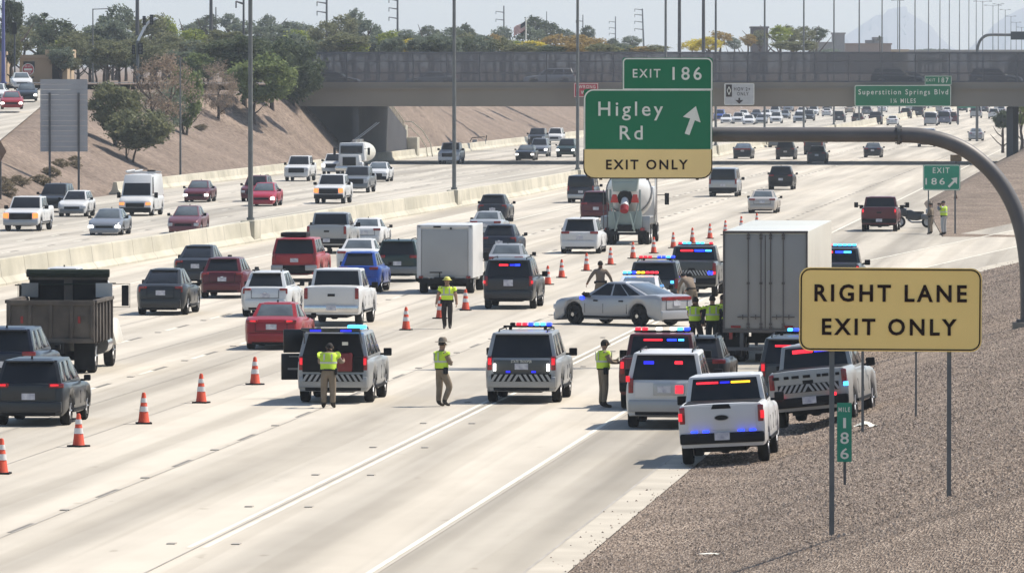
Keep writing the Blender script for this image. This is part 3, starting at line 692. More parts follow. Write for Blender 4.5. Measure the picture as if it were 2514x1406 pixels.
# traffic signal at the upper left
p = AT(338, 130, 705); t = thing('traffic_signal', 'traffic signal with a bright curved mast arm at upper left', 'traffic light', (p.x, p.y, 7.3))
def lo(x, y): q = AT(x, y, 705) - t.location; return (q.x, 0, q.z)
mb = MB(); mb.tube([(0, 0, 0), lo(338, 100)], .14, 10); put('pole', mb, STEEL, t)
mb = MB(); mb.tube(cr([lo(338, 102), lo(347, 84), lo(357, 65), lo(368, 53), lo(384, 45)]), .12, 8); put('mast_arm', mb, noisy('sunlit_steel', (.8, .8, .8), rough=.4), t)  # arm paler than its pole: sunlight put into the colour
for (x, y, w_, h_) in ((354, 51, .34, .85), (372, 49, .36, .95), (345, 120, .5, 1.1), (328, 122, .35, .9)):
    q = lo(x, y); mb = MB(); mb.box(q[0], -.15, q[2], w_ * .9, .25, h_); c = put('signal_head', mb, BLACK, t, bev=.04)
    for k in (-1, 0, 1): l_ = MB(); l_.tube([(q[0], -.29, q[2] + k * h_ * .3), (q[0], -.36, q[2] + k * h_ * .3)], w_ * .28, 8); put('signal_lens', l_, DKSTEEL, c)
p = AT(36, 70, 720); t = thing('traffic_signal', 'dark signal head against the palm tree at upper left', 'traffic light', (p.x, p.y, 7.3)); mb = MB(); mb.tube([(0, 0, 0), (0, 0, p.z - 7.3 + .6)], .08, 8); put('pole', mb, DKSTEEL, t); mb = MB(); mb.box(0, -.15, p.z - 7.3, .42, .3, 1.1); put('signal_head', mb, BLACK, t)
# round red no-entry sign
p = AT(69, 190, 700); s = Sign('no_entry_sign', 'round red and white no entry sign by the tan building', 'road sign', 69, 171, 700, Vector((p.x, p.y, h(*to_uv(p)))), rz=.05); s.off = s.o - s.t.location
s.shape('plate', [(69 + 15 * math.cos(a * .3927), 171 + 15 * math.sin(a * .3927)) for a in range(16)], SIGNW, 0, .02)
s.shape('red_disc', [(69 + 13.5 * math.cos(a * .3927), 171 + 13.5 * math.sin(a * .3927)) for a in range(16)], SIGNR, .022, .01)
s.panel('white_bar', 59, 168.5, 79, 173.5, SIGNW, 0, .034, .008); s.text('DO NOT', 61, 160.5, 77, 165.5, SIGNW, .036); s.text('ENTER', 61, 176, 77, 181, SIGNW, .036); s.post(69, 180, r=.05)
# flag
p = AT(1291, 52, 1000); t = thing('flag', 'large red and white striped flag with a blue corner flying above the trees', 'flag', (p.x, p.y, 7.3)); q0 = p.z - 7.3
mb = MB(); mb.tube([(0, 0, 0), (0, 0, q0 + .4)], .1, 8); put('flagpole', mb, SIGNW, t)
def flag_cloth(i0, i1, j0, j1, m, nm, par):
    mb = MB(); n = 8; vs = []
    for i in range(n + 1):
        a = lerp(i0, i1, i / n)
        for b in (j0, j1): vs.append((-a * 1.5 - .1, .12 * math.sin(a * 9), q0 - a * 1.0 * (.6 + .4 * a) - b * 1.15 - .12 * math.sin(a * 5)))
    mb.add(vs, [(2 * i, 2 * i + 1, 2 * i + 3, 2 * i + 2) for i in range(n)]); return put(nm, mb, m, par)
cl = flag_cloth(0, 1, 0, .07, SIGNR, 'cloth', t)
for k in range(1, 13): flag_cloth(0, 1, k / 13, (k + 1) / 13, SIGNR if k % 2 == 0 else SIGNW, 'stripe', cl)
c2 = flag_cloth(0, .4, -.005, .54, NAVY, 'blue_field', cl); c2.location = (0, -.03, 0)

# --- buildings
def building(name, label, x0, y0, x1, d, dep, m, rz=0.0, roofm=None, yb=None):
    a, b = AT(x0, y0, d), AT(x1, y0, d); z = AT(x0, y0, d).z; zb = 7.25
    t = thing(name, label, 'building', ((a.x + b.x) / 2, d, zb), rz); w_ = b.x - a.x
    mb = MB(); mb.box(0, dep / 2, (z - zb) / 2, w_, dep, z - zb); put('wall', mb, m, t, bev=.05)
    mb = MB(); mb.box(0, dep / 2, z - zb - .12, w_ + .35, dep + .35, .32); put('parapet', mb, roofm or m, t); return t, w_, z - zb
TANW = noisy('stucco_tan', (.42, .32, .21), (.36, .27, .18), scale=.3, rough=.95); TANW2 = noisy('stucco_rose', (.26, .19, .15), (.22, .16, .13), scale=.3, rough=.95); GREYW = noisy('stucco_grey', (.27, .25, .24), (.22, .21, .2), scale=.3, rough=.95)
t, w_, hh = building('stucco_building', 'low tan stucco building with a stepped roof line at upper left', 48, 136, 165, 742, 12, TANW)
mb = MB(); mb.box(1.4, 5, hh + .28, w_ * .55, 8, .55); put('raised_roof', mb, TANW, t)
mb = MB(); mb.box(w_ * .28, -.03, 1.3, .9, .1, 2.1); put('door', mb, BLACK, t)
mb = MB(); mb.box(-w_ * .30, -.04, 1.7, 1.1, .08, 1.0); put('window', mb, GLASS, t)
building('stucco_building', 'tan stucco building cut by the left edge beside the palm', -40, 128, 12, 735, 10, TANW)
building('tower_building', 'narrow tall stucco tower on the skyline at right', 2046, 81, 2074, 1500, 8, GREYW)
t, w_, hh = building('flat_building', 'long flat-roofed rose building right of the tower on the skyline', 2075, 107, 2188, 1560, 14, TANW2)
mb = MB(); mb.box(w_ * .22, 4, hh + .6, 2.2, 3, 1.4); put('roof_unit', mb, GREYW, t); mb = MB(); mb.box(w_ * .05, 4, hh + .3, 1.8, 3, .8); put('roof_unit', mb, GREYW, t)
building('flat_building', 'low pale building with a grey roof left of the tower on the skyline', 1995, 104, 2045, 1480, 12, GREYW)
building('shed_building', 'dark block of a building above the yellow tree at right', 1846, 66, 1886, 1400, 10, noisy('dark_brick', (.11, .09, .09), rough=.9))
building('long_building', 'low tan wall of a building at the right end of the skyline', 2160, 122, 2230, 1620, 10, TANW)
# far overpass on the horizon at right
t = thing('distant_overpass', 'distant pale overpass along the horizon at right', 'bridge', AT(2380, 135, 1950), 0); t.location.z = 7.3
q = AT(2380, 128, 1950).z - 7.3; mb = MB(); mb.box(0, 0, q, 44, 9, 1.1); put('deck', mb, GIRD, t); 
for k in range(-3, 4): mb = MB(); mb.box(k * 6.5, 0, q / 2 - .4, 1, 6, q - .3); put('pier', mb, GIRD, t)
# second curved gantry beyond the bridge
d4 = 900; p = AT(2399, 160, d4); t = thing('sign_gantry', 'thin curved grey gantry arm holding a sign far away at upper right', 'gantry', (p.x, p.y, 0)); lo4 = lambda x, y: tuple(AT(x, y, d4) - Vector((p.x, p.y, 0)) - Vector((0, 0, 0)))
def l4(x, y): q = AT(x, y, d4); return (q.x - p.x, 0, q.z)
mb = MB(); mb.tube([(0, 0, 0)] + [Vector(a) for a in cr([l4(2399, 140), l4(2400, 118), l4(2406, 101), l4(2417, 90), l4(2432, 86), l4(2475, 86), l4(2560, 86)])], .17, 12); put('arm', mb, STEEL, t)
a, b = l4(2481, 78), l4(2560, 98); mb = MB(); mb.box((a[0] + b[0]) / 2, -.25, (a[2] + b[2]) / 2, b[0] - a[0], .12, a[2] - b[2]); put('sign_panel', mb, noisy('sign_dark_back', (.05, .055, .06), rough=.7), t)

# ================================================================ TREES AND SHRUBS
def leaf_material(name, c0, c1):
    m, n, l, b = bsdf(name); g = n.new('ShaderNodeNewGeometry'); c = n.new('ShaderNodeValToRGB')
    c.color_ramp.elements[0].color = (*c0, 1); c.color_ramp.elements[1].color = (*c1, 1); l.new(g.outputs['Random Per Island'], c.inputs[0]); l.new(c.outputs[0], b.inputs['Base Color'])
    b.inputs['Roughness'].default_value = .7; b.inputs['Specular IOR Level'].default_value = .2
    tl = n.new('ShaderNodeBsdfTranslucent'); l.new(c.outputs[0], tl.inputs[0]); mx = n.new('ShaderNodeMixShader'); mx.inputs[0].default_value = .42
    l.new(b.outputs[0], mx.inputs[1]); l.new(tl.outputs[0], mx.inputs[2]); l.new(mx.outputs[0], n['Material Output'].inputs[0]); return m
LEAF = {'dark': leaf_material('leaf_dark', (.04, .054, .03), (.11, .135, .072)), 'olive': leaf_material('leaf_olive', (.09, .10, .052), (.22, .225, .12)),
        'green': leaf_material('leaf_green', (.09, .118, .045), (.22, .265, .10)), 'lime': leaf_material('leaf_lime', (.13, .17, .03), (.32, .36, .08)),
        'grey': leaf_material('leaf_grey_green', (.08, .10, .072), (.20, .235, .165)), 'tan': leaf_material('leaf_tan', (.18, .13, .095), (.34, .27, .2)),
        'yellow': leaf_material('leaf_yellow', (.30, .25, .03), (.62, .52, .07)), 'gold': leaf_material('leaf_gold', (.2, .14, .05), (.36, .26, .09)), 'shrub': leaf_material('leaf_shrub', (.10, .08, .045), (.24, .2, .13))}
BARK = noisy('bark', (.09, .065, .05), (.05, .036, .03), scale=2, rough=.95)
CROWN = {}
def crown_mesh(kind, k):
    key = (kind, k)
    if key in CROWN: return CROWN[key]
    rnd = random.Random(k * 7 + len(kind) * 31); mb = MB(); V, Fc = mb.v, mb.f
    ncl, per, ls, spread = {'big': (84, 84, .066, .16), 'small': (40, 52, .09, .2), 'twig': (90, 44, .036, .14), 'palm': (0, 0, 0, 0)}[kind]
    for c in range(ncl):
        while True:
            p = Vector((rnd.uniform(-1, 1), rnd.uniform(-1, 1), rnd.uniform(-1, 1)))
            if .25 < p.length < 1: break
        if p.z < -.3: p.x *= .9; p.y *= .9
        lump = .82 + .3 * noise.noise(p * 1.7 + Vector((k * 3.3, 0, 0))); p = p.normalized() * (p.length ** .5) * .86 * lump
        for q in range(per):
            d = Vector((rnd.gauss(0, 1), rnd.gauss(0, 1), rnd.gauss(0, .75))) * spread * .62; o = p + d; n_ = Vector((rnd.uniform(-1, 1), rnd.uniform(-1, 1), rnd.uniform(-.4, 1))).normalized()
            a = n_.orthogonal().normalized(); b_ = n_.cross(a); r_ = ls * rnd.uniform(.45, 1.1); i = len(V); w_ = .55
            V += [tuple(o + a * r_), tuple(o + b_ * r_ * w_), tuple(o - a * r_), tuple(o - b_ * r_ * w_)]; Fc.append((i, i + 1, i + 2, i + 3))
    me = mb.mesh('crown', smooth=False); CROWN[key] = me; return me
def trunk_mesh(k, stems, ht, top):
    rnd = random.Random(k); mb = MB()
    for s_ in range(stems):
        a = rnd.random() * 6.28; ln = .16 * ht * (stems > 1)
        p0 = Vector((.1 * math.cos(a) * (stems > 1), .1 * math.sin(a) * (stems > 1), -.3)); pts = [p0]; r0 = .055 * ht / (1 + .35 * (stems - 1))
        for q in range(1, 5): pts.append(p0 + Vector((math.cos(a) * ln * q * .5 + rnd.uniform(-.05, .05) * ht, math.sin(a) * ln * q * .5, ht * .27 * q)))
        mb.tube(pts, [r0, r0 * .8, r0 * .6, r0 * .42, r0 * .2], 7)
        for q in range(5):
            b0 = pts[rnd.choice((1, 2, 2, 3))]; aa = rnd.random() * 6.28; L_ = ht * rnd.uniform(.25, .5)
            e1 = b0 + Vector((math.cos(aa), math.sin(aa), .7)) * L_ * .5; e2 = e1 + Vector((math.cos(aa + .4), math.sin(aa + .4), 1.1)) * L_ * .5; mb.tube([b0, e1, e2], [r0 * .42, r0 * .28, r0 * .1], 5)
    return mb.mesh('trunk')
TK = {}
TREE_N = [0]
def tree(label, base, rx, rz, crown_z, leaf='olive', kind='big', stems=1, group=None, name='tree', cat='tree'):
    """base: point on the ground; rx, rz crown radii; crown_z its centre height above base"""
    TREE_N[0] += 1; k = TREE_N[0]
    t = thing(name, label, cat, base, (k * 1.9) % 6.28, group)
    if stems: place('trunk', trunk_mesh(k, stems, max(crown_z, .8 * rz), 0), BARK, t)
    c = place('crown', crown_mesh(kind, k % 4), LEAF[leaf], t, (0, 0, crown_z)); c.scale = (rx * 1.22, rx * 1.22, rz * 1.22); return t
def bank_tree(label, bx, by, cx, cy, rx, ry, leaf, kind='big', stems=1, name='tree', cat='tree', group=None):
    b = GH(bx, by); k = b.y / F; c = AT(cx, cy, b.y); 
    t = tree(label, b, rx * k, ry * k, c.z - b.z, leaf, kind, stems, group, name, cat)
    for o in t.children:
        if o.name.startswith('crown'): v = Matrix.Rotation(-t.rotation_euler.z, 3, 'Z') @ Vector((c.x - b.x, 0, 0)); o.location.x, o.location.y = v.x, v.y
    return t
bank_tree('olive mesquite tree with a lifted crown right of the big sign back', 290, 362, 285, 262, 66, 68, 'olive', stems=2)
bank_tree('lowest dark olive tree with forked trunks on the left bank', 322, 398, 340, 318, 82, 50, 'olive', stems=2)
bank_tree('tall rose-tan half bare tree on the left bank', 392, 352, 408, 210, 80, 88, 'tan', 'twig', 2)
bank_tree('grey-green airy tree beside the tall rose-tan one', 420, 345, 405, 255, 62, 58, 'grey', 'twig', 2)
bank_tree('bright green narrow tree behind the thin short post', 455, 332, 456, 235, 44, 82, 'green', 'big', 2)
bank_tree('pinkish bare twiggy tree at the top of the bank', 536, 292, 540, 215, 48, 70, 'tan', 'twig', 1)
bank_tree('light green spreading tree left of the overpass end', 624, 305, 648, 196, 88, 62, 'green', stems=1)
bank_tree('large dark green tree against the left end of the overpass', 722, 262, 716, 168, 74, 82, 'dark', stems=1)
bank_tree('very dark round tree behind the light green one', 600, 260, 585, 130, 82, 48, 'dark', stems=1)
bank_tree('small dark tree low at the overpass end', 668, 268, 672, 150, 50, 55, 'dark', stems=1)
for (x, y, rx, ry) in ((148, 403, 17, 9), (182, 393, 13, 7), (184, 407, 13, 7), (125, 425, 20, 10), (101, 445, 20, 11), (45, 447, 20, 11), (14, 468, 22, 14), (490, 315, 15, 6), (8, 445, 12, 8), (1062, 296, 26, 20), (1078, 312, 16, 8), (952, 278, 30, 18), (905, 268, 26, 12), (1000, 282, 22, 14)):
    leaf = 'shrub' if x < 600 else ('green' if x in (1062, 952) else 'olive')
    rx *= 1.35; ry *= 1.35
    if x < 600: b = GH(x, y + ry * .6)
    else: b = AT(x, y + ry, 830)
    k = b.y / F
    tree({148: 'low round dry shrub nearest below the big sign back', 182: 'upper dry shrub by the right post of the sign back', 184: 'lower dry shrub by the right post of the sign back', 125: 'dry shrub at the left post of the sign back', 101: 'dark brown dry shrub left of the sign posts', 45: 'wide dry shrub near the left edge of the bank', 14: 'big dry shrub in the left corner of the bank', 490: 'small grey shrub on the upper bank near the bright green tree', 8: 'small dry shrub at the left edge above the big one', 1062: 'rounded green bush behind the drainage steps', 1078: 'low brown bush right of the rounded green one', 952: 'tall green reeds behind the wing wall rail', 905: 'low olive bush just under the overpass', 1000: 'olive bush between the reeds and the rounded bush'}[x],
         b, rx * k, ry * k * 1.1, ry * k * .7, leaf, 'small', 0, None, 'desert_shrub', 'shrub')
# background trees: (x, y, rx, ry, leaf, distance)
BG = [(30, 40, 30, 48, 'dark', 800), (95, 70, 40, 34, 'grey', 900), (140, 78, 50, 36, 'dark', 850), (285, 62, 48, 52, 'grey', 880), (262, 90, 60, 45, 'grey', 840), (30, 120, 26, 40, 'olive', 738), (190, 112, 62, 34, 'olive', 800), (265, 130, 50, 32, 'olive', 735),
      (372, 85, 52, 50, 'olive', 860), (402, 78, 40, 36, 'lime', 900), (430, 112, 50, 26, 'olive', 840), (480, 98, 50, 28, 'lime', 900), (468, 72, 26, 16, 'grey', 1100), (505, 60, 34, 24, 'dark', 1200), (562, 52, 26, 22, 'grey', 1200), (610, 80, 50, 30, 'grey', 1000), (556, 98, 50, 28, 'olive', 820),
      (656, 62, 26, 26, 'grey', 1150), (672, 88, 46, 30, 'grey', 1000), (705, 70, 30, 18, 'dark', 1200), (738, 76, 36, 22, 'grey', 1150), (745, 100, 50, 26, 'lime', 950), (800, 84, 40, 38, 'olive', 900), (838, 72, 42, 36, 'olive', 950), (870, 56, 30, 34, 'grey', 1050), (905, 78, 36, 30, 'grey', 1000), (850, 106, 60, 24, 'olive', 840), (930, 98, 32, 24, 'grey', 960),
      (955, 100, 30, 26, 'lime', 900), (998, 112, 30, 16, 'yellow', 900), (1000, 90, 34, 20, 'grey', 1250), (1055, 82, 24, 20, 'dark', 1200), (1062, 106, 44, 22, 'grey', 1000), (1100, 92, 44, 26, 'grey', 1050), (1142, 78, 22, 20, 'dark', 1150), (1150, 104, 44, 24, 'olive', 950), (1172, 98, 24, 16, 'grey', 1200), (1215, 104, 34, 20, 'gold', 950), (1232, 84, 24, 22, 'grey', 1300), (1255, 112, 30, 14, 'lime', 950),
      (1302, 92, 40, 30, 'grey', 1050), (1322, 66, 36, 26, 'dark', 1250), (1352, 80, 34, 28, 'dark', 1250), (1300, 114, 40, 14, 'yellow', 900), (1365, 104, 40, 20, 'gold', 950), (1394, 88, 22, 16, 'grey', 1300), (1444, 82, 18, 22, 'dark', 1300), (1425, 104, 40, 20, 'gold', 950), (1462, 110, 34, 16, 'gold', 930), (1500, 108, 20, 14, 'dark', 1300), (1520, 118, 20, 9, 'grey', 1100), (1553, 102, 26, 14, 'grey', 1250), (1550, 121, 30, 8, 'yellow', 860), (1600, 122, 18, 6, 'grey', 1500),
      (1700, 112, 34, 14, 'yellow', 980), (1738, 106, 40, 16, 'yellow', 940), (1768, 94, 30, 18, 'gold', 1050), (1802, 106, 22, 14, 'grey', 1300), (1838, 98, 20, 16, 'gold', 1050), (1862, 92, 26, 18, 'olive', 1100), (1916, 82, 30, 20, 'lime', 1050), (1942, 84, 24, 22, 'olive', 1080), (1974, 82, 28, 20, 'olive', 1100), (2006, 84, 28, 18, 'dark', 1150), (1950, 112, 60, 14, 'olive', 1000),
      (2498, 180, 28, 52, 'dark', 735), (2508, 270, 22, 40, 'lime', 760), (2462, 292, 26, 24, 'dark', 780), (2030, 128, 40, 8, 'grey', 1400), (2290, 128, 60, 8, 'grey', 2300), (2430, 132, 60, 8, 'grey', 2300), (2200, 140, 30, 10, 'dark', 1200), (2280, 150, 40, 10, 'dark', 1100), (690, 222, 40, 36, 'dark', 672), (755, 212, 34, 40, 'dark', 676), (600, 168, 60, 40, 'olive', 715), (500, 160, 50, 34, 'green', 725), (60, 92, 46, 30, 'olive', 880), (120, 104, 40, 26, 'dark', 860), (8, 96, 30, 34, 'grey', 840), (330, 120, 46, 34, 'olive', 790), (350, 150, 40, 28, 'grey', 760), (170, 158, 34, 18, 'olive', 748)]
_r = random.Random(11)
for x in range(120, 600, 36): BG.append((x + _r.uniform(-8, 8), 142 + _r.uniform(-14, 4), _r.uniform(28, 42), _r.uniform(24, 34), _r.choice(['olive', 'grey', 'olive', 'green', 'dark']), _r.choice([742, 760, 785])))
for x in range(180, 1640, 34):      # lower trees filling the belt behind the fence
    lf = _r.choice(['grey', 'olive', 'dark', 'grey', 'olive', 'lime' if x < 1100 else 'gold']); ry = _r.uniform(20, 30) if x < 1240 else _r.uniform(10, 16)
    BG.append((x + _r.uniform(-8, 8), 128 - ry * .55, _r.uniform(30, 44), ry, lf, _r.choice([800, 840, 870, 920])))
WH = {'green': 'fresh green', 'dark': 'dark', 'grey': 'grey-green', 'olive': 'olive', 'lime': 'yellow-green', 'yellow': 'bright yellow flowering', 'gold': 'golden', }
LMK = [(8, 'thick bluish pole'), (108, 'upper left palm'), (228, 'slim street lamp'), (337, 'twin power pole'), (443, 'thin short bank post'), (518, 'tall dark power pole'), (615, 'nearest median lamp post'), (802, 'two-armed power pole'), (976, 'three-armed power pole'), (1115, 'second median lamp post'), (1237, 'power pole left of the flag'), (1280, 'flag'), (1342, 'short power pole'), (1418, 'third median lamp post'), (1511, 'slim power pole'), (1577, 'leaning power pole'), (1668, 'dark post behind the fence'), (1727, 'dark post by the exit tab'), (1877, 'sixth lamp post'), (1973, 'seventh lamp post'), (2060, 'stucco tower'), (2109, 'ninth lamp post'), (2205, 'mountain peak'), (2300, 'distant overpass')]
USED = set()
def treelabel(x, y, rx, ry, lf):
    lm = sorted(LMK, key=lambda q: abs(q[0] - x))
    sz = 'big' if rx * ry > 1500 else ('small' if rx * ry < 600 else 'mid-sized'); lv = 'low' if y > 105 else ('high' if y < 75 else 'middle-height')
    for q, nm in lm[:4]:
        side = 'just behind' if abs(q - x) < 12 else ('right of' if x > q else 'left of')
        for form in ('%s %s tree %s the %s' % (sz, WH[lf], side, nm), '%s %s %s tree %s the %s' % (lv, sz, WH[lf], side, nm), '%s %s tree %s the %s, touching the fence top' % (lv, WH[lf], side, nm)):
            if form not in USED: USED.add(form); return form
    return form
for i, (x, y, rx, ry, lf, d) in enumerate(BG):
    c = AT(x, y, d); b = Vector((c.x, c.y, 7.25)) if not 2440 < x < 2514 or y < 200 else Vector((c.x, c.y, max(h(*to_uv(c)), 0)))
    k = d / F
    t = tree(treelabel(x, y, rx, ry, lf) if x < 2400 else {2498: 'dark tree at the right edge hiding the overpass end', 2508: 'yellow-green bush at the right edge under the overpass', 2462: 'dark bush on the right bank past the overpass', 2430: 'low grey-green trees on the right horizon'}[x], b, rx * k, ry * k, max(c.z - b.z, ry * k * .5), lf, 'small' if d > 820 and rx < 60 else 'big', 1, 'trees of the far treeline' if x < 2400 else None)
def palm(x, y, d, label, r=.9):
    c = AT(x, y, d); t = thing('palm_tree', label, 'palm tree', (c.x, c.y, 7.25)); H_ = c.z - 7.25
    mb = MB(); mb.tube([(0, 0, -.2), (.1, 0, H_ * .5), (0, 0, H_)], [.2, .15, .13], 7); put('trunk', mb, BARK, t)
    rnd = random.Random(int(x)); mb = MB()
    for k in range(34):
        a = rnd.random() * 6.28; e = rnd.uniform(-.5, 1.3); L_ = r * rnd.uniform(.8, 1.15); d1 = Vector((math.cos(a) * math.cos(e), math.sin(a) * math.cos(e), math.sin(e))); sd_ = Vector((-math.sin(a), math.cos(a), 0)) * L_ * .13
        p0 = Vector((0, 0, H_)); p1 = p0 + d1 * L_ * .6; p2 = p0 + d1 * L_ - Vector((0, 0, .3 * L_)); i = len(mb.v)
        mb.v += [tuple(q) for q in (p0 - sd_ * .3, p0 + sd_ * .3, p1 + sd_, p1 - sd_, p2)]; mb.f += [(i, i + 1, i + 2, i + 3), (i + 3, i + 2, i + 4)]
    put('crown', mb, LEAF['dark'], t, smooth=False)
palm(1252, 88, 1300, 'small dark palm left of the flag'); palm(2160, 95, 1500, 'small palm rising over the rose building at right'); palm(502, 66, 1100, 'dark palm rising from the treeline at upper left', 1.4); palm(108, 48, 900, 'palm in the upper left treeline', 1.3); palm(1142, 68, 1300, 'dark palm right of the second median lamp post', 1.3)
# ================================================================ VEHICLES
# local axes of a vehicle: +Y forward, X right, Z up, origin on the ground under its middle
def cy(P, q): return P['L'] * q
TYPES = {
 'sedan': dict(L=4.8, W=1.84, H=1.45, wb=2.8, r=.33, sill=.2, top=[(-.5, .84), (-.485, .95), (-.44, 1.02), (-.3, 1.04), (0, .95), (.2, .94), (.3, .9), (.44, .76), (.485, .66), (.5, .58)], g=(-.34, -.17, .06, .25), zb=.93, wr=.60, wbt=.84, bump=.5, tl=(.98, .80, .30, 'wide'), win=[(.03, .36), (.40, .86)], rnd=.16),
 'coupe_sedan': dict(L=5.05, W=1.9, H=1.5, wb=3.05, r=.365, sill=.2, top=[(-.5, .88), (-.49, 1.04), (-.45, 1.09), (-.3, 1.08), (0, 1.0), (.2, 1.0), (.3, .98), (.43, .90), (.48, .82), (.5, .68)], g=(-.41, -.13, .03, .235), zb=.98, wr=.63, wbt=.87, bump=.5, tl=(1.03, .85, .75, 'full'), win=[(.10, .30), (.32, .57), (.60, .92)], rnd=.12),
 'hatch': dict(L=4.6, W=1.87, H=1.62, wb=2.8, r=.36, sill=.24, top=[(-.5, .9), (-.488, 1.04), (-.46, 1.08), (0, 1.02), (.2, 1.02), (.28, .99), (.43, .88), (.48, .78), (.5, .68)], g=(-.475, -.33, .06, .25), zb=1.03, wr=.60, wbt=.84, bump=.55, tl=(1.06, .92, .34, 'wide'), win=[(.04, .30), (.34, .62), (.65, .93)], rnd=.15),
 'fastback': dict(L=4.7, W=1.88, H=1.6, wb=2.9, r=.37, sill=.23, top=[(-.5, .86), (-.487, 1.02), (-.45, 1.1), (-.4, 1.1), (0, 1.0), (.2, 1.0), (.28, .97), (.43, .86), (.48, .76), (.5, .64)], g=(-.45, -.22, .05, .26), zb=1.02, wr=.56, wbt=.80, bump=.52, tl=(1.04, .92, .34, 'slim'), win=[(.05, .32), (.35, .62), (.65, .93)], rnd=.2),
 'crossover': dict(L=4.5, W=1.87, H=1.66, wb=2.7, r=.36, sill=.25, top=[(-.5, .88), (-.487, 1.06), (-.462, 1.12), (0, 1.06), (.2, 1.06), (.27, 1.03), (.43, .92), (.48, .82), (.5, .7)], g=(-.475, -.36, .04, .23), zb=1.08, wr=.60, wbt=.83, bump=.6, tl=(1.08, .92, .34, 'slim'), win=[(.04, .28), (.32, .60), (.64, .93)], rnd=.19),
 'suv': dict(L=4.85, W=1.94, H=1.76, wb=2.9, r=.38, sill=.28, top=[(-.5, 1.0), (-.49, 1.12), (-.47, 1.16), (0, 1.1), (.2, 1.1), (.26, 1.07), (.43, .99), (.485, .88), (.5, .76)], g=(-.485, -.42, .06, .22), zb=1.1, wr=.66, wbt=.88, bump=.62, tl=(1.16, .96, .3, 'wide'), win=[(.03, .27), (.31, .60), (.63, .95)], rnd=.11),
 'bigsuv': dict(L=5.3, W=2.05, H=1.90, wb=3.05, r=.41, sill=.32, top=[(-.5, 1.1), (-.492, 1.2), (-.475, 1.23), (0, 1.2), (.2, 1.2), (.26, 1.19), (.44, 1.12), (.49, 1.02), (.5, .9)], g=(-.488, -.445, .06, .2), zb=1.2, wr=.74, wbt=.93, bump=.68, tl=(1.28, .86, .15, 'tall'), win=[(.02, .26), (.29, .60), (.63, .95)], rnd=.08),
 'minivan': dict(L=5.1, W=1.99, H=1.74, wb=3.05, r=.35, sill=.2, top=[(-.5, .95), (-.49, 1.06), (-.47, 1.1), (0, 1.06), (.2, 1.04), (.3, .98), (.44, .84), (.49, .72), (.5, .6)], g=(-.485, -.40, .1, .29), zb=1.05, wr=.68, wbt=.9, bump=.6, tl=(1.12, .92, .36, 'wide'), win=[(.03, .28), (.31, .62), (.65, .93)], rnd=.13),
 'van': dict(L=5.7, W=2.05, H=2.05, wb=3.5, r=.37, sill=.3, top=[(-.5, 1.1), (-.495, 1.18), (0, 1.18), (.3, 1.18), (.38, 1.14), (.46, 1.04), (.49, .9), (.5, .8)], g=(-.49, -.475, .24, .36), zb=1.17, wr=.82, wbt=.95, bump=.62, tl=(1.3, .95, .12, 'tall'), win=[(.02, .30), (.33, .65), (.80, .97)], rnd=.05),
 'highvan': dict(L=6.0, W=2.05, H=2.5, wb=3.9, r=.36, sill=.25, top=[(-.5, 1.1), (-.495, 1.2), (0, 1.2), (.3, 1.2), (.38, 1.18), (.45, 1.08), (.49, .9), (.5, .75)], g=(-.49, -.48, .25, .38), zb=1.18, wr=.80, wbt=.95, bump=.6, tl=(1.3, .95, .12, 'tall'), win=[(.84, .97)], rnd=.05),
 'pickup': dict(L=5.9, W=2.03, H=1.95, wb=3.68, r=.42, sill=.42, top=[(-.5, 1.30), (-.497, 1.37), (-.49, 1.385), (-.215, 1.385), (-.20, 1.3), (0, 1.28), (.2, 1.28), (.25, 1.27), (.44, 1.18), (.49, 1.08), (.5, .96)], g=(-.205, -.175, .09, .21), zb=1.27, wr=.76, wbt=.92, bump=.72, tl=(1.34, .80, .14, 'tall'), win=[(.04, .42), (.46, .93)], rnd=.04),
}
def body_rings(P, yA=-.5, yB=.5):
    L, W, r = P['L'], P['W'], P['r']; h2 = L / 2; ax = [-P['wb'] / 2 + P.get('ws', 0), P['wb'] / 2 + P.get('ws', 0)]; Ra = r + .075
    ys = {round(y * L, 4) for y, z in P['top']}
    for a in ax:
        for q in (-1, -.98, -.85, -.6, -.3, 0, .3, .6, .85, .98, 1): ys.add(round(a + q * Ra, 4))
    ys |= {-h2 + .04, h2 - .05, 0.0, h2 - .16, -h2 + .14}
    ys = sorted(y for y in ys if -h2 <= y <= h2)
    top = [(q * L, z) for q, z in P['top']]; rings = []
    for y in ys:
        zt = interp(y, top); zl = P['sill']
        if y < -h2 + .2: zl = max(zl, P['bump'] - .35)
        for a in ax:
            if abs(y - a) <= Ra + 1e-4: zl = max(zl, r + math.sqrt(max(Ra * Ra - (y - a) ** 2, 0)))
        t = abs(y) / h2; wf = 1 - P['rnd'] * max(0, (t - .72) / .28) ** 2.2
        w = W / 2 * wf; inset = 1.0
        if abs(abs(y) - h2) < 1e-3: w *= .965; zl += .03
        zl = min(zl, zt - .12); zm = lerp(zl, zt, .5); hb = zt - zl
        prof = [(w * .93, zl), (w * .985, min(zl + .1, zm)), (w, zm), (w * .985, zt - min(.14, hb * .25)), (w * .955, zt - .045), (w * .90, zt), (w * .5, zt + .018), (0, zt + .022)]
        rings.append([(x, y, z) for x, z in prof] + [(-x, y, z) for x, z in reversed(prof[:-1])])
    return rings
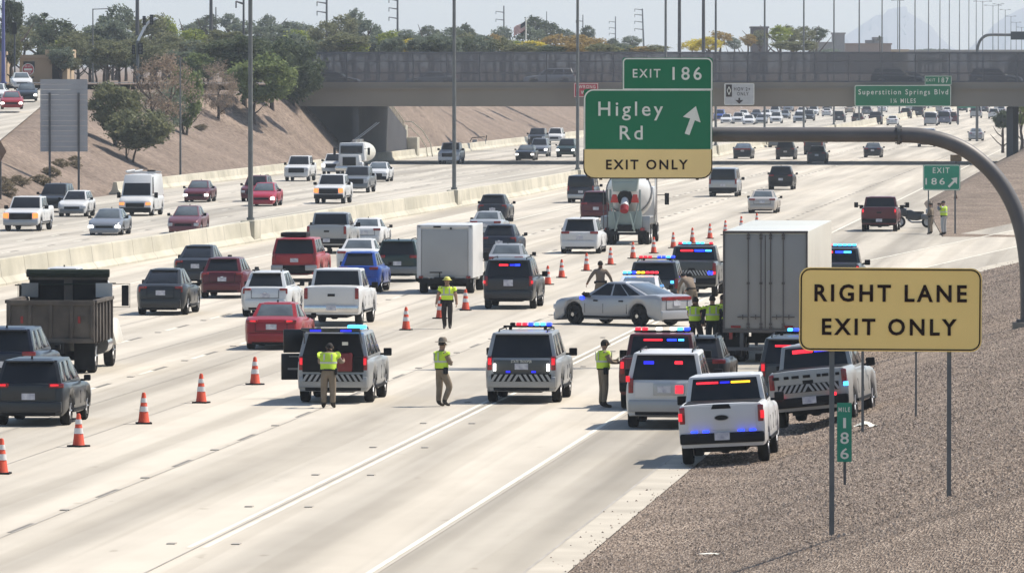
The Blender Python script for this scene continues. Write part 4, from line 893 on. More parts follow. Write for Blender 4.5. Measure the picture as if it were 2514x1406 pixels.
def frustum(P, o=0.0):
    """the glass house: four bottom corners, four top corners (rear-left, rear-right, front-right, front-left)"""
    a, b, c, d = [q * P['L'] for q in P['g']]; zb, zt = P['zb'], P['H']; w0, w1 = P['wbt'] * P['W'] / 2, P['wr'] * P['W'] / 2 * 1.06
    return [Vector(q) for q in ((-w0, a, zb), (w0, a, zb), (w0 * .97, d, zb), (-w0 * .97, d, zb), (-w1, b, zt), (w1, b, zt), (w1 * .95, c, zt), (-w1 * .95, c, zt))]
def panel_on(q4, s0, s1, t0, t1, off, mb, sk0=0.0, sk1=0.0):
    """q4: bottom-left, bottom-right, top-right, top-left seen from outside"""
    bl, br_, tr, tl = q4; n = (br_ - bl).cross(tl - bl).normalized()
    def pt(s, t): return bl.lerp(br_, s).lerp(tl.lerp(tr, s), t)
    q = [pt(s0 + sk0, t0), pt(s1 + sk1, t0), pt(s1, t1), pt(s0, t1)]
    mb.hexa([v - n * .01 for v in q] + [v + n * off for v in q]); return mb
def wheel_mesh(r, w=.24):
    t = MB(); n = 20; prof = [(r * .62, -w / 2), (r * .93, -w / 2), (r, -w * .32), (r, w * .32), (r * .93, w / 2), (r * .62, w / 2)]
    t.loft([[(x, p * math.cos(2 * math.pi * k / n), p * math.sin(2 * math.pi * k / n)) for k in range(n)] for p, x in prof] + [[(prof[0][1], prof[0][0] * math.cos(2 * math.pi * k / n), prof[0][0] * math.sin(2 * math.pi * k / n)) for k in range(n)]], cap=False)
    d = MB(); d.tube([(-w * .36, 0, 0), (w * .36, 0, 0)], r * .62, n)
    for k in range(5):
        a = k * 1.2566; 
        for sg in (-1, 1): d.tube([(sg * w * .40, r * .08 * math.cos(a), r * .08 * math.sin(a)), (sg * w * .42, r * .58 * math.cos(a), r * .58 * math.sin(a))], r * .075, 5)
    return t, d
PROTO = {}
def car_parts(typ):
    """list of (name, MB, material key, bevel, parent index or None)"""
    if typ in PROTO: return PROTO[typ]
    P = TYPES[typ]; L, W, H, h2 = P['L'], P['W'], P['H'], P['L'] / 2; out = []
    def add(nm, mb, mk, bev=0.0, par=None): out.append([nm, mb, mk, bev, par]); return len(out) - 1
    b = MB(); b.loft(body_rings(P)); ib = add('body', b, 'paint', 0)
    c = MB(); fr = frustum(P); c.hexa(fr)
    c.box(0, (fr[4].y + fr[6].y) / 2, H + .005, (fr[5].x - fr[4].x) * .8, (fr[6].y - fr[4].y) * .84, .035, tx=.9, ty=.9)
    add('roof', c, 'paint', .085, None)
    u = MB(); u.box(0, 0, P['sill'] + .2, W * .70, L * .9, .3); u.box(0, 0, P['r'] + .05, W * .5, L * .86, .35); add('underbody', u, 'black')
    R4 = [fr[0], fr[1], fr[5], fr[4]]; F4 = [fr[2], fr[3], fr[7], fr[6]]; RS = [fr[1], fr[2], fr[6], fr[5]]; LS = [fr[3], fr[0], fr[4], fr[7]]
    big = typ in ('bigsuv', 'suv', 'van', 'pickup', 'highvan')
    if typ != 'highvan': add('rear_window', panel_on(R4, .06 if big else .09, .94 if big else .91, .05 if big else .1, .92, .012, MB()), 'glass', .015)
    add('windshield', panel_on(F4, .05, .95, .06, .95 if typ != 'highvan' else .62, .012, MB()), 'glass', .015)
    for s0, s1 in P['win']:
        add('side_window', panel_on(RS, s0, s1, .12, .9, .008, MB()), 'sglass', .01); add('side_window', panel_on(LS, 1 - s1, 1 - s0, .12, .9, .008, MB()), 'sglass', .01)
    # bumpers
    bz = P['bump']; bw = W * (1 - P['rnd']) 
    rb = MB(); rb.box(0, -h2 + .03, bz - .10, bw * .985, .20, .30 if typ != 'pickup' else .24); ibump = add('rear_bumper', rb, 'bumper', .05)
    fb = MB(); fb.box(0, h2 - .04, bz - .22, bw * .99, .18, .30); add('front_bumper', fb, 'fbumper', .06)
    gz = interp(.49, P['top']) - .18; gm = MB(); gw = {'pickup': .62, 'bigsuv': .60, 'van': .5, 'highvan': .55}.get(typ, .52)
    gm.box(0, h2 + .005, gz - .04, W * gw, .06, .36 if typ in ('pickup', 'bigsuv') else .26); add('grille', gm, 'black', .03)
    hm_ = []
    for sg in (-1, 1):
        q = MB(); q.box(sg * W * (.39 if typ != 'pickup' else .40), h2 - .045, gz + (.04 if typ != 'pickup' else .0), W * .15, .14, .17 if typ != 'pickup' else .30, rz=-sg * .25); add('headlight', q, 'head', .03)
    # tail lights
    tz, tw, ti, st = P['tl']
    if st == 'wide':
        for sg in (-1, 1):
            q = MB(); wl_ = W * .20; q.box(sg * (W / 2 * (1 - P['rnd']) - wl_ / 2 + .03), -h2 + .05, tz - .07, wl_, .16, .12, rz=sg * .22); add('taillight', q, 'tail', .03)
    elif st == 'slim':
        for sg in (-1, 1):
            q = MB(); q.box(sg * (W / 2 * (1 - P['rnd']) - .11), -h2 + .06, tz - .05, .26, .18, .085, rz=sg * .3); q.box(sg * (W / 2 * (1 - P['rnd']) + .0), -h2 + .12, tz - .12, .07, .2, .2, rz=sg * .3); add('taillight', q, 'tail', .02)
    elif st == 'full':
        q = MB(); q.box(0, -h2 + .02, tz - .06, W * .8, .08, .14); add('taillight', q, 'tail', .03)
    else:
        for sg in (-1, 1):
            q = MB(); q.box(sg * (W / 2 * (1 - P['rnd']) - .085), -h2 + .045, tz - .19, .13, .13, .38); add('taillight', q, 'tail', .025)
    for sg in (-1, 1):
        q = MB()
        for y_ in ((P['g'][3] - .045) * L, (.02 if typ != 'pickup' else -.01) * L) + (() if typ in ('van', 'highvan') else (-.2 * L,)): q.box(sg * (W / 2 - .009), y_, lerp(P['sill'], P['zb'], .5), .022, .012, (P['zb'] - P['sill']) * .42)
        q.box(sg * (W / 2 - .012), -.02 * L, P['sill'] + .09, .05, L * .46, .07); add('side_trim', q, 'black')
    if typ in ('sedan', 'coupe_sedan', 'fastback', 'crossover', 'hatch', 'minivan'):
        q = MB(); zs0, zs1 = bz + .1, interp(-.49, P['top']) - .02
        for sg in (-1, 1): q.box(sg * bw * .33, -h2 - .002, (zs0 + zs1) / 2, .016, .02, zs1 - zs0)
        q.box(0, -h2 - .002, zs0, bw * .66, .02, .018); add('trunk_seam', q, 'black'); q = MB(); q.box(0, -h2 - .008, zs1 - .1, .12, .02, .05); add('rear_badge', q, 'chrome', .01)
        q = MB(); q.box(0, -h2 + .0, bz - .2, bw * .62, .08, .13); add('bumper_insert', q, 'black', .03)
    pz = {'pickup': bz - .06, 'bigsuv': .95, 'van': .85, 'highvan': .85}.get(typ, .80 if typ != 'sedan' else .74)
    q = MB(); q.box(0, -h2 - (.075 if typ == 'pickup' else .008), pz, .34, .03, .17); add('license_plate', q, 'plate')
    if big or typ in ('hatch', 'minivan'):
        q = MB(); q.box(0, -h2 - .006, lerp(bz + .08, P['zb'], .5) if typ != 'pickup' else 1.08, bw * .80, .02, (P['zb'] - bz) * .76 if typ != 'pickup' else .56); add('tailgate', q, 'paint', .012)
    if typ == 'pickup':
        q = MB(); q.box(0, -h2 - .02, 1.10, .26, .02, .09); q.v = q.v; add('tailgate_badge', q, 'black', .03)
        q = MB(); q.box(0, -h2 + .9, 1.395, W * .83, 1.66, .03); add('bed_cover', q, 'black', .01)
        q = MB(); q.tube([(0, -h2 + .5, .62), (0, -h2 + 1.1, .52), (0, -h2 + 1.3, .52)], .14, 8); q.tube([(-W * .42, -P['wb'] / 2, .42), (W * .42, -P['wb'] / 2, .42)], .08, 8); q.tube([(0, -P['wb'] / 2 - .16, .42), (0, -P['wb'] / 2 + .16, .42)], .2, 10); add('rear_axle', q, 'black')
    else:
        q = MB(); q.box(0, -h2 + .04, bz - .27, bw * .8, .16, .12); add('lower_valance', q, 'black', .03)
    mz = P['zb'] + .06; my = P['g'][3] * L - .42
    for sg in (-1, 1):
        q = MB(); mw = .22 if typ in ('pickup', 'bigsuv', 'van', 'highvan') else .17; q.box(sg * (W / 2 + mw / 2 + .0), my, mz + .02, mw, .12, mw * .95 if typ != 'highvan' else .34); q.box(sg * (W / 2 - .03), my, mz - .04, .14, .06, .06); add('mirror', q, 'mirror', .03)
    if typ in ('suv', 'bigsuv', 'hatch', 'crossover'):
        for sg in (-1, 1): q = MB(); x = sg * P['wr'] * W / 2 * .86; q.tube([(x, fr[4].y + .25, H + .02), (x, fr[4].y + .35, H + .07), (x, fr[6].y - .35, H + .07), (x, fr[6].y - .2, H + .02)], .02, 6); add('roof_rail', q, 'rail')
    if typ in ('sedan', 'hatch', 'minivan', 'suv'):
        q = MB(); q.box(0, fr[4].y + .25, H + .06, .04, .12, .07, ty=.5); add('antenna', q, 'black')
    if typ in ('hatch', 'suv', 'minivan', 'bigsuv', 'crossover', 'fastback'):
        q = MB(); q.box(0, fr[4].y - .05, H - .03, (fr[5].x - fr[4].x) * .9, .22, .04); add('spoiler', q, 'paint', .015)
    w_ = wheel_mesh(P['r'])
    for a in (-P['wb'] / 2, P['wb'] / 2):
        for sg in (-1, 1): add('wheel', ('wheel', P['r'], (sg * (W / 2 - .155), a, P['r'])), 'tyre')
    PROTO[typ] = out; return out
MC = {}
def cached(key, mb, bev):
    if key not in MC: MC[key] = mb.mesh(key[1] if isinstance(key, tuple) else key, bev=bev)
    return MC[key]
def whl(par, r, loc, w=.24, rim=None):
    k = ('w', r, w)
    if k not in MC:
        a, b = wheel_mesh(r, w); MC[k] = (a.mesh('wheel'), b.mesh('rim', ang=50))
    o = place('wheel', MC[k][0], TYRE, par, loc); place('rim', MC[k][1], rim or RIM, o); return o
HEADING = {'away': 0.0, 'toward': math.pi}
def mats_for(paintm, kw):
    d = dict(paint=paintm, glass=kw.get('glass', GLASS), sglass=GLASS, black=BLACK, bumper=kw.get('bumper', paintm), fbumper=kw.get('fbumper', paintm), head=kw.get('head', HEADLAMP), tail=kw.get('tail', REDLAMP), plate=PLATE, mirror=kw.get('mirror', BLACK), rail=kw.get('rail', BLACK), tyre=TYRE, chrome=CHROME)
    return d
def car(typ, px, py, paintm, label, cat=None, way='away', turn=0.0, flat=False, z=None, group=None, name=None, sc_=1.0, skip=(), tilt=0.0, near=True, **kw):
    P = TYPES[typ]
    g = G(px, py) if z is None else (GH(px, py) if z == 'h' else G(px, py, z))
    hd = Vector((math.sin(TH - turn), math.cos(TH - turn), 0))      # forward unit vector when driving away
    rz = -TH + turn + HEADING[way]
    off = P['wb'] / 2 if near else 0
    loc = g + hd * off
    nm = name or {'sedan': 'sedan', 'coupe_sedan': 'sedan', 'hatch': 'hatchback', 'fastback': 'hatchback', 'crossover': 'crossover', 'suv': 'suv', 'bigsuv': 'large_suv', 'minivan': 'minivan', 'van': 'van', 'highvan': 'van', 'pickup': 'pickup_truck'}[typ]
    ct = cat or {'sedan': 'car', 'coupe_sedan': 'car', 'hatch': 'car', 'fastback': 'car', 'crossover': 'suv', 'suv': 'suv', 'bigsuv': 'suv', 'minivan': 'minivan', 'van': 'van', 'highvan': 'van', 'pickup': 'pickup truck'}[typ]
    if 'glass' not in kw and typ in ('sedan', 'coupe_sedan'): kw['glass'] = GLASS2
    rv = random.Random(int(px * 7 + py)); parts = car_parts(typ); dz = rv.uniform(.94, 1.03) if 'siren' not in label and 'police' not in label and not flat else 1.0
    if 'police' not in label and not flat:
        if rv.random() < .5: skip = tuple(skip) + ('roof_rail',)
        if rv.random() < .4: skip = tuple(skip) + ('antenna',)
        if rv.random() < .35 and 'bumper' not in kw and typ in ('suv', 'hatch', 'minivan'): kw['bumper'] = BLACK
    md = mats_for(paintm, kw)
    if flat:      # small in the photo: the whole vehicle as one mesh
        key = ('flat', typ)
        if key not in MC:
            order = ['paint', 'glass', 'black', 'head', 'tail', 'tyre']; bm = bmesh.new()
            for nm_, mb, mk, bev, par in parts:
                if mk == 'tyre': me = wheel_mesh(mb[1])[0].mesh('t'); T = Matrix.Translation(mb[2])
                else: me = mb.mesh('t', bev=bev, seg=1); T = Matrix.Identity(4)
                mi = order.index({'chrome': 'head', 'sglass': 'glass', 'bumper': 'paint', 'fbumper': 'paint', 'plate': 'head', 'mirror': 'black', 'rail': 'black'}.get(mk, mk))
                me.transform(T); n0 = len(bm.faces); bm.from_mesh(me); bm.faces.ensure_lookup_table()
                for f in bm.faces[n0:]: f.material_index = mi
                bpy.data.meshes.remove(me)
            me = bpy.data.meshes.new(nm); bm.to_mesh(me); bm.free()
            for _ in order: me.materials.append(None)
            MC[key] = me
        o = place(nm, MC[key], [md['paint'], GLASS, BLACK, md['head'], md['tail'], TYRE], None, loc); o.rotation_euler = (0, tilt, rz); o.scale = (sc_,) * 3
        return tag(o, label, ct, group)
    t = thing(nm, label, ct, loc, rz, group); t.rotation_euler.y = tilt; t.scale = (sc_, sc_, sc_ * dz)
    for i, (nm_, mb, mk, bev, par) in enumerate(parts):
        if nm_ in skip: continue
        if mk == 'tyre': whl(t, mb[1], mb[2], rim=kw.get('rim')); continue
        lit = mk == 'tail' and md['tail'] is REDLIT
        o = place(nm_, cached(('c', nm_, typ, i), mb, bev), REDLAMP if lit else md[mk], t)
        if lit:
            vs = [v.co for v in o.data.vertices]; c = sum(vs, Vector()) / len(vs); s3 = Vector((.78, 1.08, .5)); q = place('lit_segment', o.data, REDLIT, o); q.scale = s3; q.location = Vector((c.x * (1 - s3.x), c.y * (1 - s3.y), c.z * (1 - s3.z) + .25 * (max(v.z for v in vs) - c.z)))
    return t
def lightbar(t, y, z, w, segs, name='light_bar', base=True):
    b = MB(); b.box(0, y, z, w, .28, .05); o = put('light_bar', b, BLACK, t, bev=.015)
    n = len(segs); 
    for k, m in enumerate(segs):
        if m is None: continue
        q = MB(); q.box(-w / 2 + w * (k + .5) / n, y, z + .065, w / n * .80, .26, .075); put('siren_light', q, m, o, bev=.02)
    for sg in (-1, 1): q = MB(); q.box(sg * w * .36, y, z - .05, .08, .12, .08); put('bracket', q, BLACK, o)
def strip_lights(t, items, y, z, hh=.06, dy=.03):
    for x, w, m in items: q = MB(); q.box(x, y, z, w, dy, hh); put('siren_light', q, m, t, bev=.008)
def chevrons(t, y, z0, z1, w, n=11):
    m = MB(); q = MB(); q.box(0, y, (z0 + z1) / 2, w, .012, z1 - z0); o = put('chevron_band', q, BLACK, t)
    for k in range(n):
        x = -w / 2 + w * (k + .5) / n; sl_ = .3 * (z1 - z0) * (1 if x < 0 else -1); a = w / n * .26
        m.hexa([(x - a - sl_, y - .012, z0 + .005), (x + a - sl_, y - .012, z0 + .005), (x + a - sl_, y - .006, z0 + .005), (x - a - sl_, y - .006, z0 + .005),
                (x - a + sl_, y - .012, z1 - .005), (x + a + sl_, y - .012, z1 - .005), (x + a + sl_, y - .006, z1 - .005), (x - a + sl_, y - .006, z1 - .005)])
    put('stripes', m, SILVER, o, smooth=False)
def local_text(par, body, w, hh, loc, m, name='lettering'):
    me = text_mesh(body, 1, .004, .008, 1, 1.1); xs = [v.co.x for v in me.vertices]; zs = [v.co.z for v in me.vertices]
    kx, kz = w / (max(xs) - min(xs)), hh / (max(zs) - min(zs))
    for v in me.vertices: v.co = Vector((v.co.x * kx, v.co.y * .8, v.co.z * kz)) + Vector(loc)
    return place(name, me, m, par)

# ---- traffic driving away, near lanes to far (x, y: where the rear wheels touch the road)
DKGREY = paint('dark_grey', (.028, .03, .033), metal=.2); SLATE = paint('slate', (.20, .215, .24), metal=.35)
car('suv', 84, 1042, DKGREY, 'dark grey suv nearest to the camera at the left edge with its brake lights on', tail=REDLIT, rail=CHROME)
car('suv', 22, 962, NAVY, 'dark blue suv cut by the left edge, its roof showing behind the nearest suv', tail=REDLAMP, rail=CHROME)
car('sedan', 150, 752, WHITEP, 'white car hidden behind the dump truck with only its roof showing')
car('fastback', 402, 772, DKGREY, 'charcoal hatchback beside the dump truck in the left lanes', mirror=None or BLACK)
car('fastback', 486, 700, CHARC, 'dark slate hatchback half hidden behind the maroon suv', sc_=1.02)
car('crossover', 552, 731, MAROON, 'maroon suv between the dark slate hatchback and the white crossover')
car('crossover', 658, 776, paint('pearl', (.55, .56, .56), metal=.2), 'white crossover with grey lower body behind the red sedan')
car('sedan', 675, 856, REDP, 'red sedan with brake lights on beside the open hatch police suv', tail=REDLIT)
t = car('pickup', 822, 799, WHITEP, 'white pickup truck just beyond the police suv with the raised hatch', tail=REDLAMP, bumper=CHROME, skip=('bed_cover',))
t = car('bigsuv', 730, 690, paint('old_red', (.30, .02, .025)), 'older red suv with a black box on its roof and chrome bumper ends', rail=BLACK, bumper=BLACK)
q = MB(); q.box(-.15, -.9, 2.04, 1.1, 1.5, .2); put('roof_box', q, BLACK, t, bev=.06)
for sg in (-1, 1): q = MB(); q.box(sg * .72, -2.75, .62, .5, .1, .24); put('bumper_end', q, SILVER, t, bev=.03)
car('pickup', 808, 622, SILVER, 'silver pickup truck near the median beyond the red suv', bumper=BLACK)
car('sedan', 900, 604, WHITEP, 'white sedan right of the silver pickup truck', tail=REDLAMP)
car('sedan', 880, 668, WHITEP, 'white sedan directly behind the bright blue hatchback', sc_=1.02)
car('hatch', 885, 717, BLUEP, 'bright blue hatchback beyond the white pickup truck', sc_=.96)
car('suv', 981, 691, DKGREEN, 'dark green suv left of the white box truck', bumper=GREYP)
car('crossover', 1229, 634, NAVY, 'dark navy suv right of the box truck with its side in the sun')
car('sedan', 1243, 684, SILVER, 'silver sedan showing behind the grey police suv')
car('sedan', 1196, 585, LTGREY, 'small white-grey sedan between the two dark suvs in the middle lanes')
car('crossover', 1212, 546, CHARC, 'black suv farthest of the four cars right of the box truck')
car('minivan', 1427, 622, WHITEP, 'white minivan left of the cement mixer', bumper=WHITEP)
car('van', 1428, 498, NAVY, 'dark blue van left of the yellow strip of the big exit sign', bumper=LTGREY, sc_=.92)
car('suv', 1466, 545, MAROON, 'maroon suv between the minivan and the cement mixer')
car('van', 1777, 483, LTGREY, 'light grey van just right of the big exit sign', bumper=BLACK, rail=BLACK)
car('suv', 1918, 466, BLACKP, 'black suv alone in the right lanes under the gantry arm', sc_=.98)
car('sedan', 1873, 523, paint('beige_silver', (.42, .38, .34), metal=.3), 'beige-silver sedan left of the parked red pickup', sc_=1.0)
DK2 = paint('dusk', (.022, .023, .028))
for (ty, x, y, m, l) in (('coupe_sedan', 1824, 390, DK2, 'dark sedan left of three under the gantry arm'), ('suv', 1929, 392, DK2, 'dark suv second of the row under the gantry arm'), ('hatch', 2006, 402, CHARC, 'dark hatchback third of the row under the gantry arm'),
                      ('van', 1998, 380, DK2, 'dark van hidden behind the third car under the gantry arm'), ('sedan', 2143, 387, DK2, 'dark car alone under the flange of the gantry arm'), ('sedan', 2396, 346, SILVER, 'silver sedan by itself beyond the curve of the gantry'),
                      ('van', 2275, 361, LTGREY, 'light van peeking under the bend of the gantry arm'), ('sedan', 1906, 362, GREYP, 'small grey car peeking below the arm beside the second dark car')):
    car(ty, x, y, m, l, group='dark cars beyond the gantry arm' if 'dark' in l else None)
far = [('suv', 2106, 306, BROWNP, 'small brown suv above the gantry flange'), ('pickup', 2149, 306, DK2, 'dark grey pickup right of the brown suv'), ('sedan', 2191, 308, WHITEP, 'white car right of the dark grey pickup'), ('suv', 2224, 291, DK2, 'dark suv below the left end of the wide green sign'),
       ('van', 2253, 287, DK2, 'dark van below the middle of the wide green sign'), ('van', 2285, 309, LTGREY, 'pale grey van below the right of the wide green sign'), ('van', 2318, 306, paint('blue_grey', (.12, .13, .18), metal=.2), 'blue-grey van right of the pale grey van'), ('suv', 2337, 303, MAROON, 'brownish suv right of the blue-grey van'),
       ('sedan', 2086, 278, TANP, 'tan car just below the overpass left of the green sign'), ('van', 2396, 290, LTGREY, 'long pale van with a red stripe below the overpass'), ('suv', 2440, 292, WHITEP, 'white suv right of the long pale van'), ('sedan', 2458, 281, SILVER, 'silver car behind the white suv at far right'),
       ('suv', 2470, 303, SILVER, 'silver suv nearest of the cluster at far right'), ('sedan', 2488, 287, WHITEP, 'white car at the right edge of the far right cluster'), ('suv', 2452, 272, WHITEP, 'farthest white suv of the far right cluster'), ('sedan', 2492, 300, WHITEP, 'white car lower in the far right cluster'), ('sedan', 2325, 283, WHITEP, 'white car beyond the brownish suv'), ('sedan', 2235, 272, WHITEP, 'white car just under the green sign'), ('suv', 2128, 284, GREYP, 'grey suv under the left corner of the green sign'), ('sedan', 2166, 276, WHITEP, 'small white car left of the dark suv under the green sign'), ('pickup', 2362, 276, DK2, 'dark pickup under the small distant green sign'), ('sedan', 2415, 276, CHARC, 'dark car left of the far right cluster'), ('suv', 2302, 277, SILVER, 'silver suv under the right corner of the green sign'), ('sedan', 2262, 268, MAROON, 'maroon car just under the green sign'), ('suv', 2060, 300, DK2, 'dark suv left of the brown one under the overpass'), ('sedan', 2030, 286, WHITEP, 'white car right of the far oncoming queue')]
for ty, x, y, m, l in far: car(ty, x, y, m, l, flat=True, sc_=1.0, group='distant cars driving away beyond the overpass')

# ---- traffic coming toward the camera
car('pickup', 58, 567, WHITEP, 'white pickup truck with glowing amber lights at the left edge of the far lanes', way='toward', head=WARMLIT, fbumper=LTGREY)
car('suv', 130, 521, DKGREY, 'dark suv behind the white suv at the far left', way='toward')
car('crossover', 181, 532, WHITEP, 'white suv with a dark grille under the left bank', way='toward', fbumper=GREYP, rail=WHITEP, sc_=.96)
t = car('highvan', 337, 530, WHITEP, 'tall white van with roof racks coming toward the camera', way='toward', head=WARMLIT, fbumper=BLACK)
for yy in (-2.2, 0.1): q = MB(); q.box(0, yy, 2.62, 1.8, .08, .08); put('roof_rack', q, WHITEP, t)
q = MB(); q.box(-.55, -.4, 2.66, .45, .5, .22); put('roof_fan', q, BLACK, t, bev=.03); q = MB(); q.tube([(.8, 1.0, 2.7), (.8, -2.6, 2.74)], .05, 8); q.tube([(.3, 1.0, 2.7), (.3, -2.6, 2.74)], .04, 8); put('ladder', q, WHITEP, t)
car('sedan', 262, 577, SLATE, 'slate grey sedan with bright headlights beside the median barrier', way='toward', head=WHITELIT)
car('sedan', 455, 573, paint('plum', (.14, .05, .06), metal=.2), 'plum-red sedan partly hidden by the median barrier', way='toward', head=HEADLAMP, sc_=.98)
car('sedan', 485, 496, MAROON, 'maroon sedan with one bright headlight behind the median traffic', way='toward', head=WHITELIT, sc_=.97)
car('suv', 626, 495, MAROON, 'dark maroon suv behind the nearest median lamp post', way='toward', sc_=.95)
car('sedan', 646, 506, paint('crimson', (.30, .02, .04)), 'crimson sedan right of the nearest median lamp post', way='toward', head=WHITELIT)
car('pickup', 731, 445, WHITEP, 'white pickup truck coming along the left wall', way='toward', sc_=.98)
car('pickup', 811, 500, WHITEP, 'white pickup truck with amber lights in the middle of the oncoming lanes', way='toward', head=WARMLIT, fbumper=BLACK)
car('pickup', 874, 473, GREYP, 'dark grey pickup truck behind the white one with amber lights', way='toward', head=HEADLAMP)
car('coupe_sedan', 926, 446, WHITEP, 'white sedan right of the white tank truck', way='toward', fbumper=BLACK)
car('pickup', 818, 430, WHITEP, 'white truck half hidden left of the tank truck', way='toward', head=WHITELIT, sc_=.9)
car('pickup', 1104, 403, WHITEP, 'white pickup truck crossed by the second median lamp post', way='toward', fbumper=WHITEP)
car('coupe_sedan', 1290, 394, BLACKP, 'black sports car with lit headlights at the edge of the overpass shadow', way='toward', head=WHITELIT)
car('suv', 1323, 385, SLATE, 'blue-grey suv right of the black sports car', way='toward', head=WHITELIT)
car('suv', 1390, 386, DKGREEN, 'dark off-road car with lit headlights left of the third lamp post', way='toward', head=WHITELIT)
car('pickup', 1318, 358, DKGREY, 'dark grey truck behind the blue-grey suv', way='toward', flat=True)
car('suv', 1362, 352, WHITEP, 'white suv behind the dark off-road car', way='toward', flat=True)
car('sedan', 1273, 325, WHITEP, 'small white car stopped on the far bank shoulder', way='toward', flat=True, sc_=1.1)
wq = [('sedan', 1812, 283, WHITEP), ('sedan', 1846, 276, WHITEP), ('suv', 1812, 304, WHITEP), ('sedan', 1838, 306, WHITEP), ('sedan', 1868, 304, SILVER), ('suv', 1905, 303, WHITEP), ('sedan', 1880, 290, WHITEP), ('suv', 1902, 285, LTGREY), ('sedan', 1926, 292, GREYP), ('suv', 1935, 274, WHITEP), ('suv', 1962, 302, SILVER), ('suv', 1985, 297, DKGREY),
      ('sedan', 1968, 283, WHITEP), ('suv', 1996, 284, WHITEP), ('sedan', 1783, 303, WHITEP), ('suv', 1766, 296, BLUEP), ('sedan', 1856, 290, DKGREY), ('sedan', 1825, 291, WHITEP), ('suv', 1915, 268, WHITEP), ('sedan', 1950, 268, SILVER), ('sedan', 1890, 275, SILVER), ('sedan', 2030, 268, DKGREY)]
ROWN = {'white': 'white', }
for i, (ty, x, y, m) in enumerate(wq):
    cn = m.name.replace('paint_', '').replace('_', ' '); row = 'front' if y > 300 else ('second' if y > 288 else ('third' if y > 278 else 'last'))
    pos = 'at the left end' if x < 1800 else ('by the fifth lamp post' if x < 1850 else ('left of the sixth post' if x < 1877 else ('right of the sixth post' if x < 1930 else ('by the seventh post' if x < 1980 else 'at the right end'))))
    car(ty, x, y, m, '%s %s in the %s row of the far queue %s' % (cn, 'suv' if ty == 'suv' else 'car', row, pos), way='toward', flat=True, group='oncoming cars queued beyond the overpass')
# ---- on the ramp and on the overpass
def on_surface(typ, px, py, d, m, label, way='toward', turn=0.0, rzv=None, **kw):
    p = AT(px, py, d); o = car(typ, px, 900, m, label, way=way, turn=turn, **kw); o.location = p; 
    if rzv is not None: o.rotation_euler.z = rzv
    return o
RC = R(25)
on_surface('sedan', 29, 268, 606, REDP, 'red car with lit headlights coming down the ramp at the left edge', rzv=math.pi + .06, head=WHITELIT)
on_surface('sedan', 66, 248, 640, CHARC, 'dark car behind the red one on the ramp', rzv=math.pi + .06, head=WHITELIT)
on_surface('sedan', 52, 217, 662, WHITEP, 'white car behind the dark one at the top of the ramp', rzv=math.pi + .1)
on_surface('sedan', -8, 248, 630, WHITEP, 'white car cut by the left edge on the ramp', rzv=math.pi)
BZ = 7.03
def on_bridge(typ, px, dv, m, label, right=True, **kw):
    d = 690 + dv; p = AT(px, 200, d); o = car(typ, px, 900, m, label, flat=True, **kw); o.location = (p.x, p.y, BZ); o.rotation_euler.z = -TH - math.pi / 2 * (1 if right else -1); return o
on_bridge('suv', 2203, 5, BLACKP, 'black suv driving over the overpass above the wide green sign'); on_bridge('sedan', 2240, 9, DKGREY, 'dark car beside the black suv on the overpass', head=WHITELIT)
on_bridge('suv', 2445, 5, NAVY, 'dark blue suv on the overpass near the right edge'); on_bridge('sedan', 822, 6, DKGREY, 'dark car at the left end of the overpass'); on_bridge('suv', 1350, 18, LTGREY, 'pale grey car blurred behind the overpass fence by the third lamp post', False); on_bridge('sedan', 1060, 18, GREYP, 'grey car behind the overpass fence left of the second lamp post', False)
# ================================================================ TRUCKS AND POLICE VEHICLES
def frame_at(px, py, turn=0.0, way='away', z=0.0):
    g = G(px, py, z); return g, -TH + turn + HEADING[way]
# --- dump truck, origin between its rear wheels
g, rz = frame_at(136, 914, .02); t = thing('dump_truck', 'dark dump truck with a dirty open bed in the left lanes', 'dump truck', g, rz)
DIRTY = noisy('dirty_steel', (.10, .085, .07), (.045, .038, .034), scale=1.6, rough=.8, detail=8); DIRT2 = noisy('dull_green_tarp', (.014, .022, .014), rough=.9)
q = MB(); q.box(0, -1.0, 1.52, 2.5, .1, 1.2, tx=1.0); 
for z in (.98, 2.1): q.box(0, -1.07, z, 2.6, .1, .14)
for x in (-1.24, -.62, 0, .62, 1.24): q.box(x, -1.07, 1.54, .1, .08, 1.0)
put('tailgate', q, DIRTY, t, bev=.015)
for sg in (-1, 1):
    q = MB(); q.box(sg * 1.24, 1.1, 1.52, .09, 4.1, 1.2)
    for k in range(6): q.box(sg * 1.31, -.8 + k * .78, 1.5, .07, .12, 1.2)
    q.box(sg * 1.3, 1.1, 2.13, .14, 4.2, .1); put('bed_side', q, DIRTY, t, bev=.01)
q = MB(); q.box(0, 1.1, .98, 2.4, 4.1, .1); put('bed_floor', q, DIRTY, t)
q = MB(); q.box(0, 3.15, 1.85, 2.36, .1, 1.8); put('headboard', q, BLACK, t); q = MB(); q.box(0, 3.08, 2.2, .26, .06, 1.1); q.box(0, 3.1, 2.72, 2.4, .2, .12); put('headboard_frame', q, DIRTY, t)
q = MB(); q.tube([(-1.25, 3.0, 2.86), (1.25, 3.0, 2.86)], .12, 8); q.tube([(-1.6, 2.96, 2.5), (1.45, 2.96, 2.56)], .02, 5); put('tarp_roll', q, DIRT2, t)
for sg in (-1, 1): q = MB(); q.box(sg * 1.12, 2.75, 2.36, .5, .06, .42); put('side_board', q, GREYP if sg < 0 else LTGREY, t)
q = MB(); q.box(0, 4.15, 1.75, 2.3, 1.7, 1.7, tx=.9, ty=.85); put('cab', q, WHITEP, t, bev=.08)
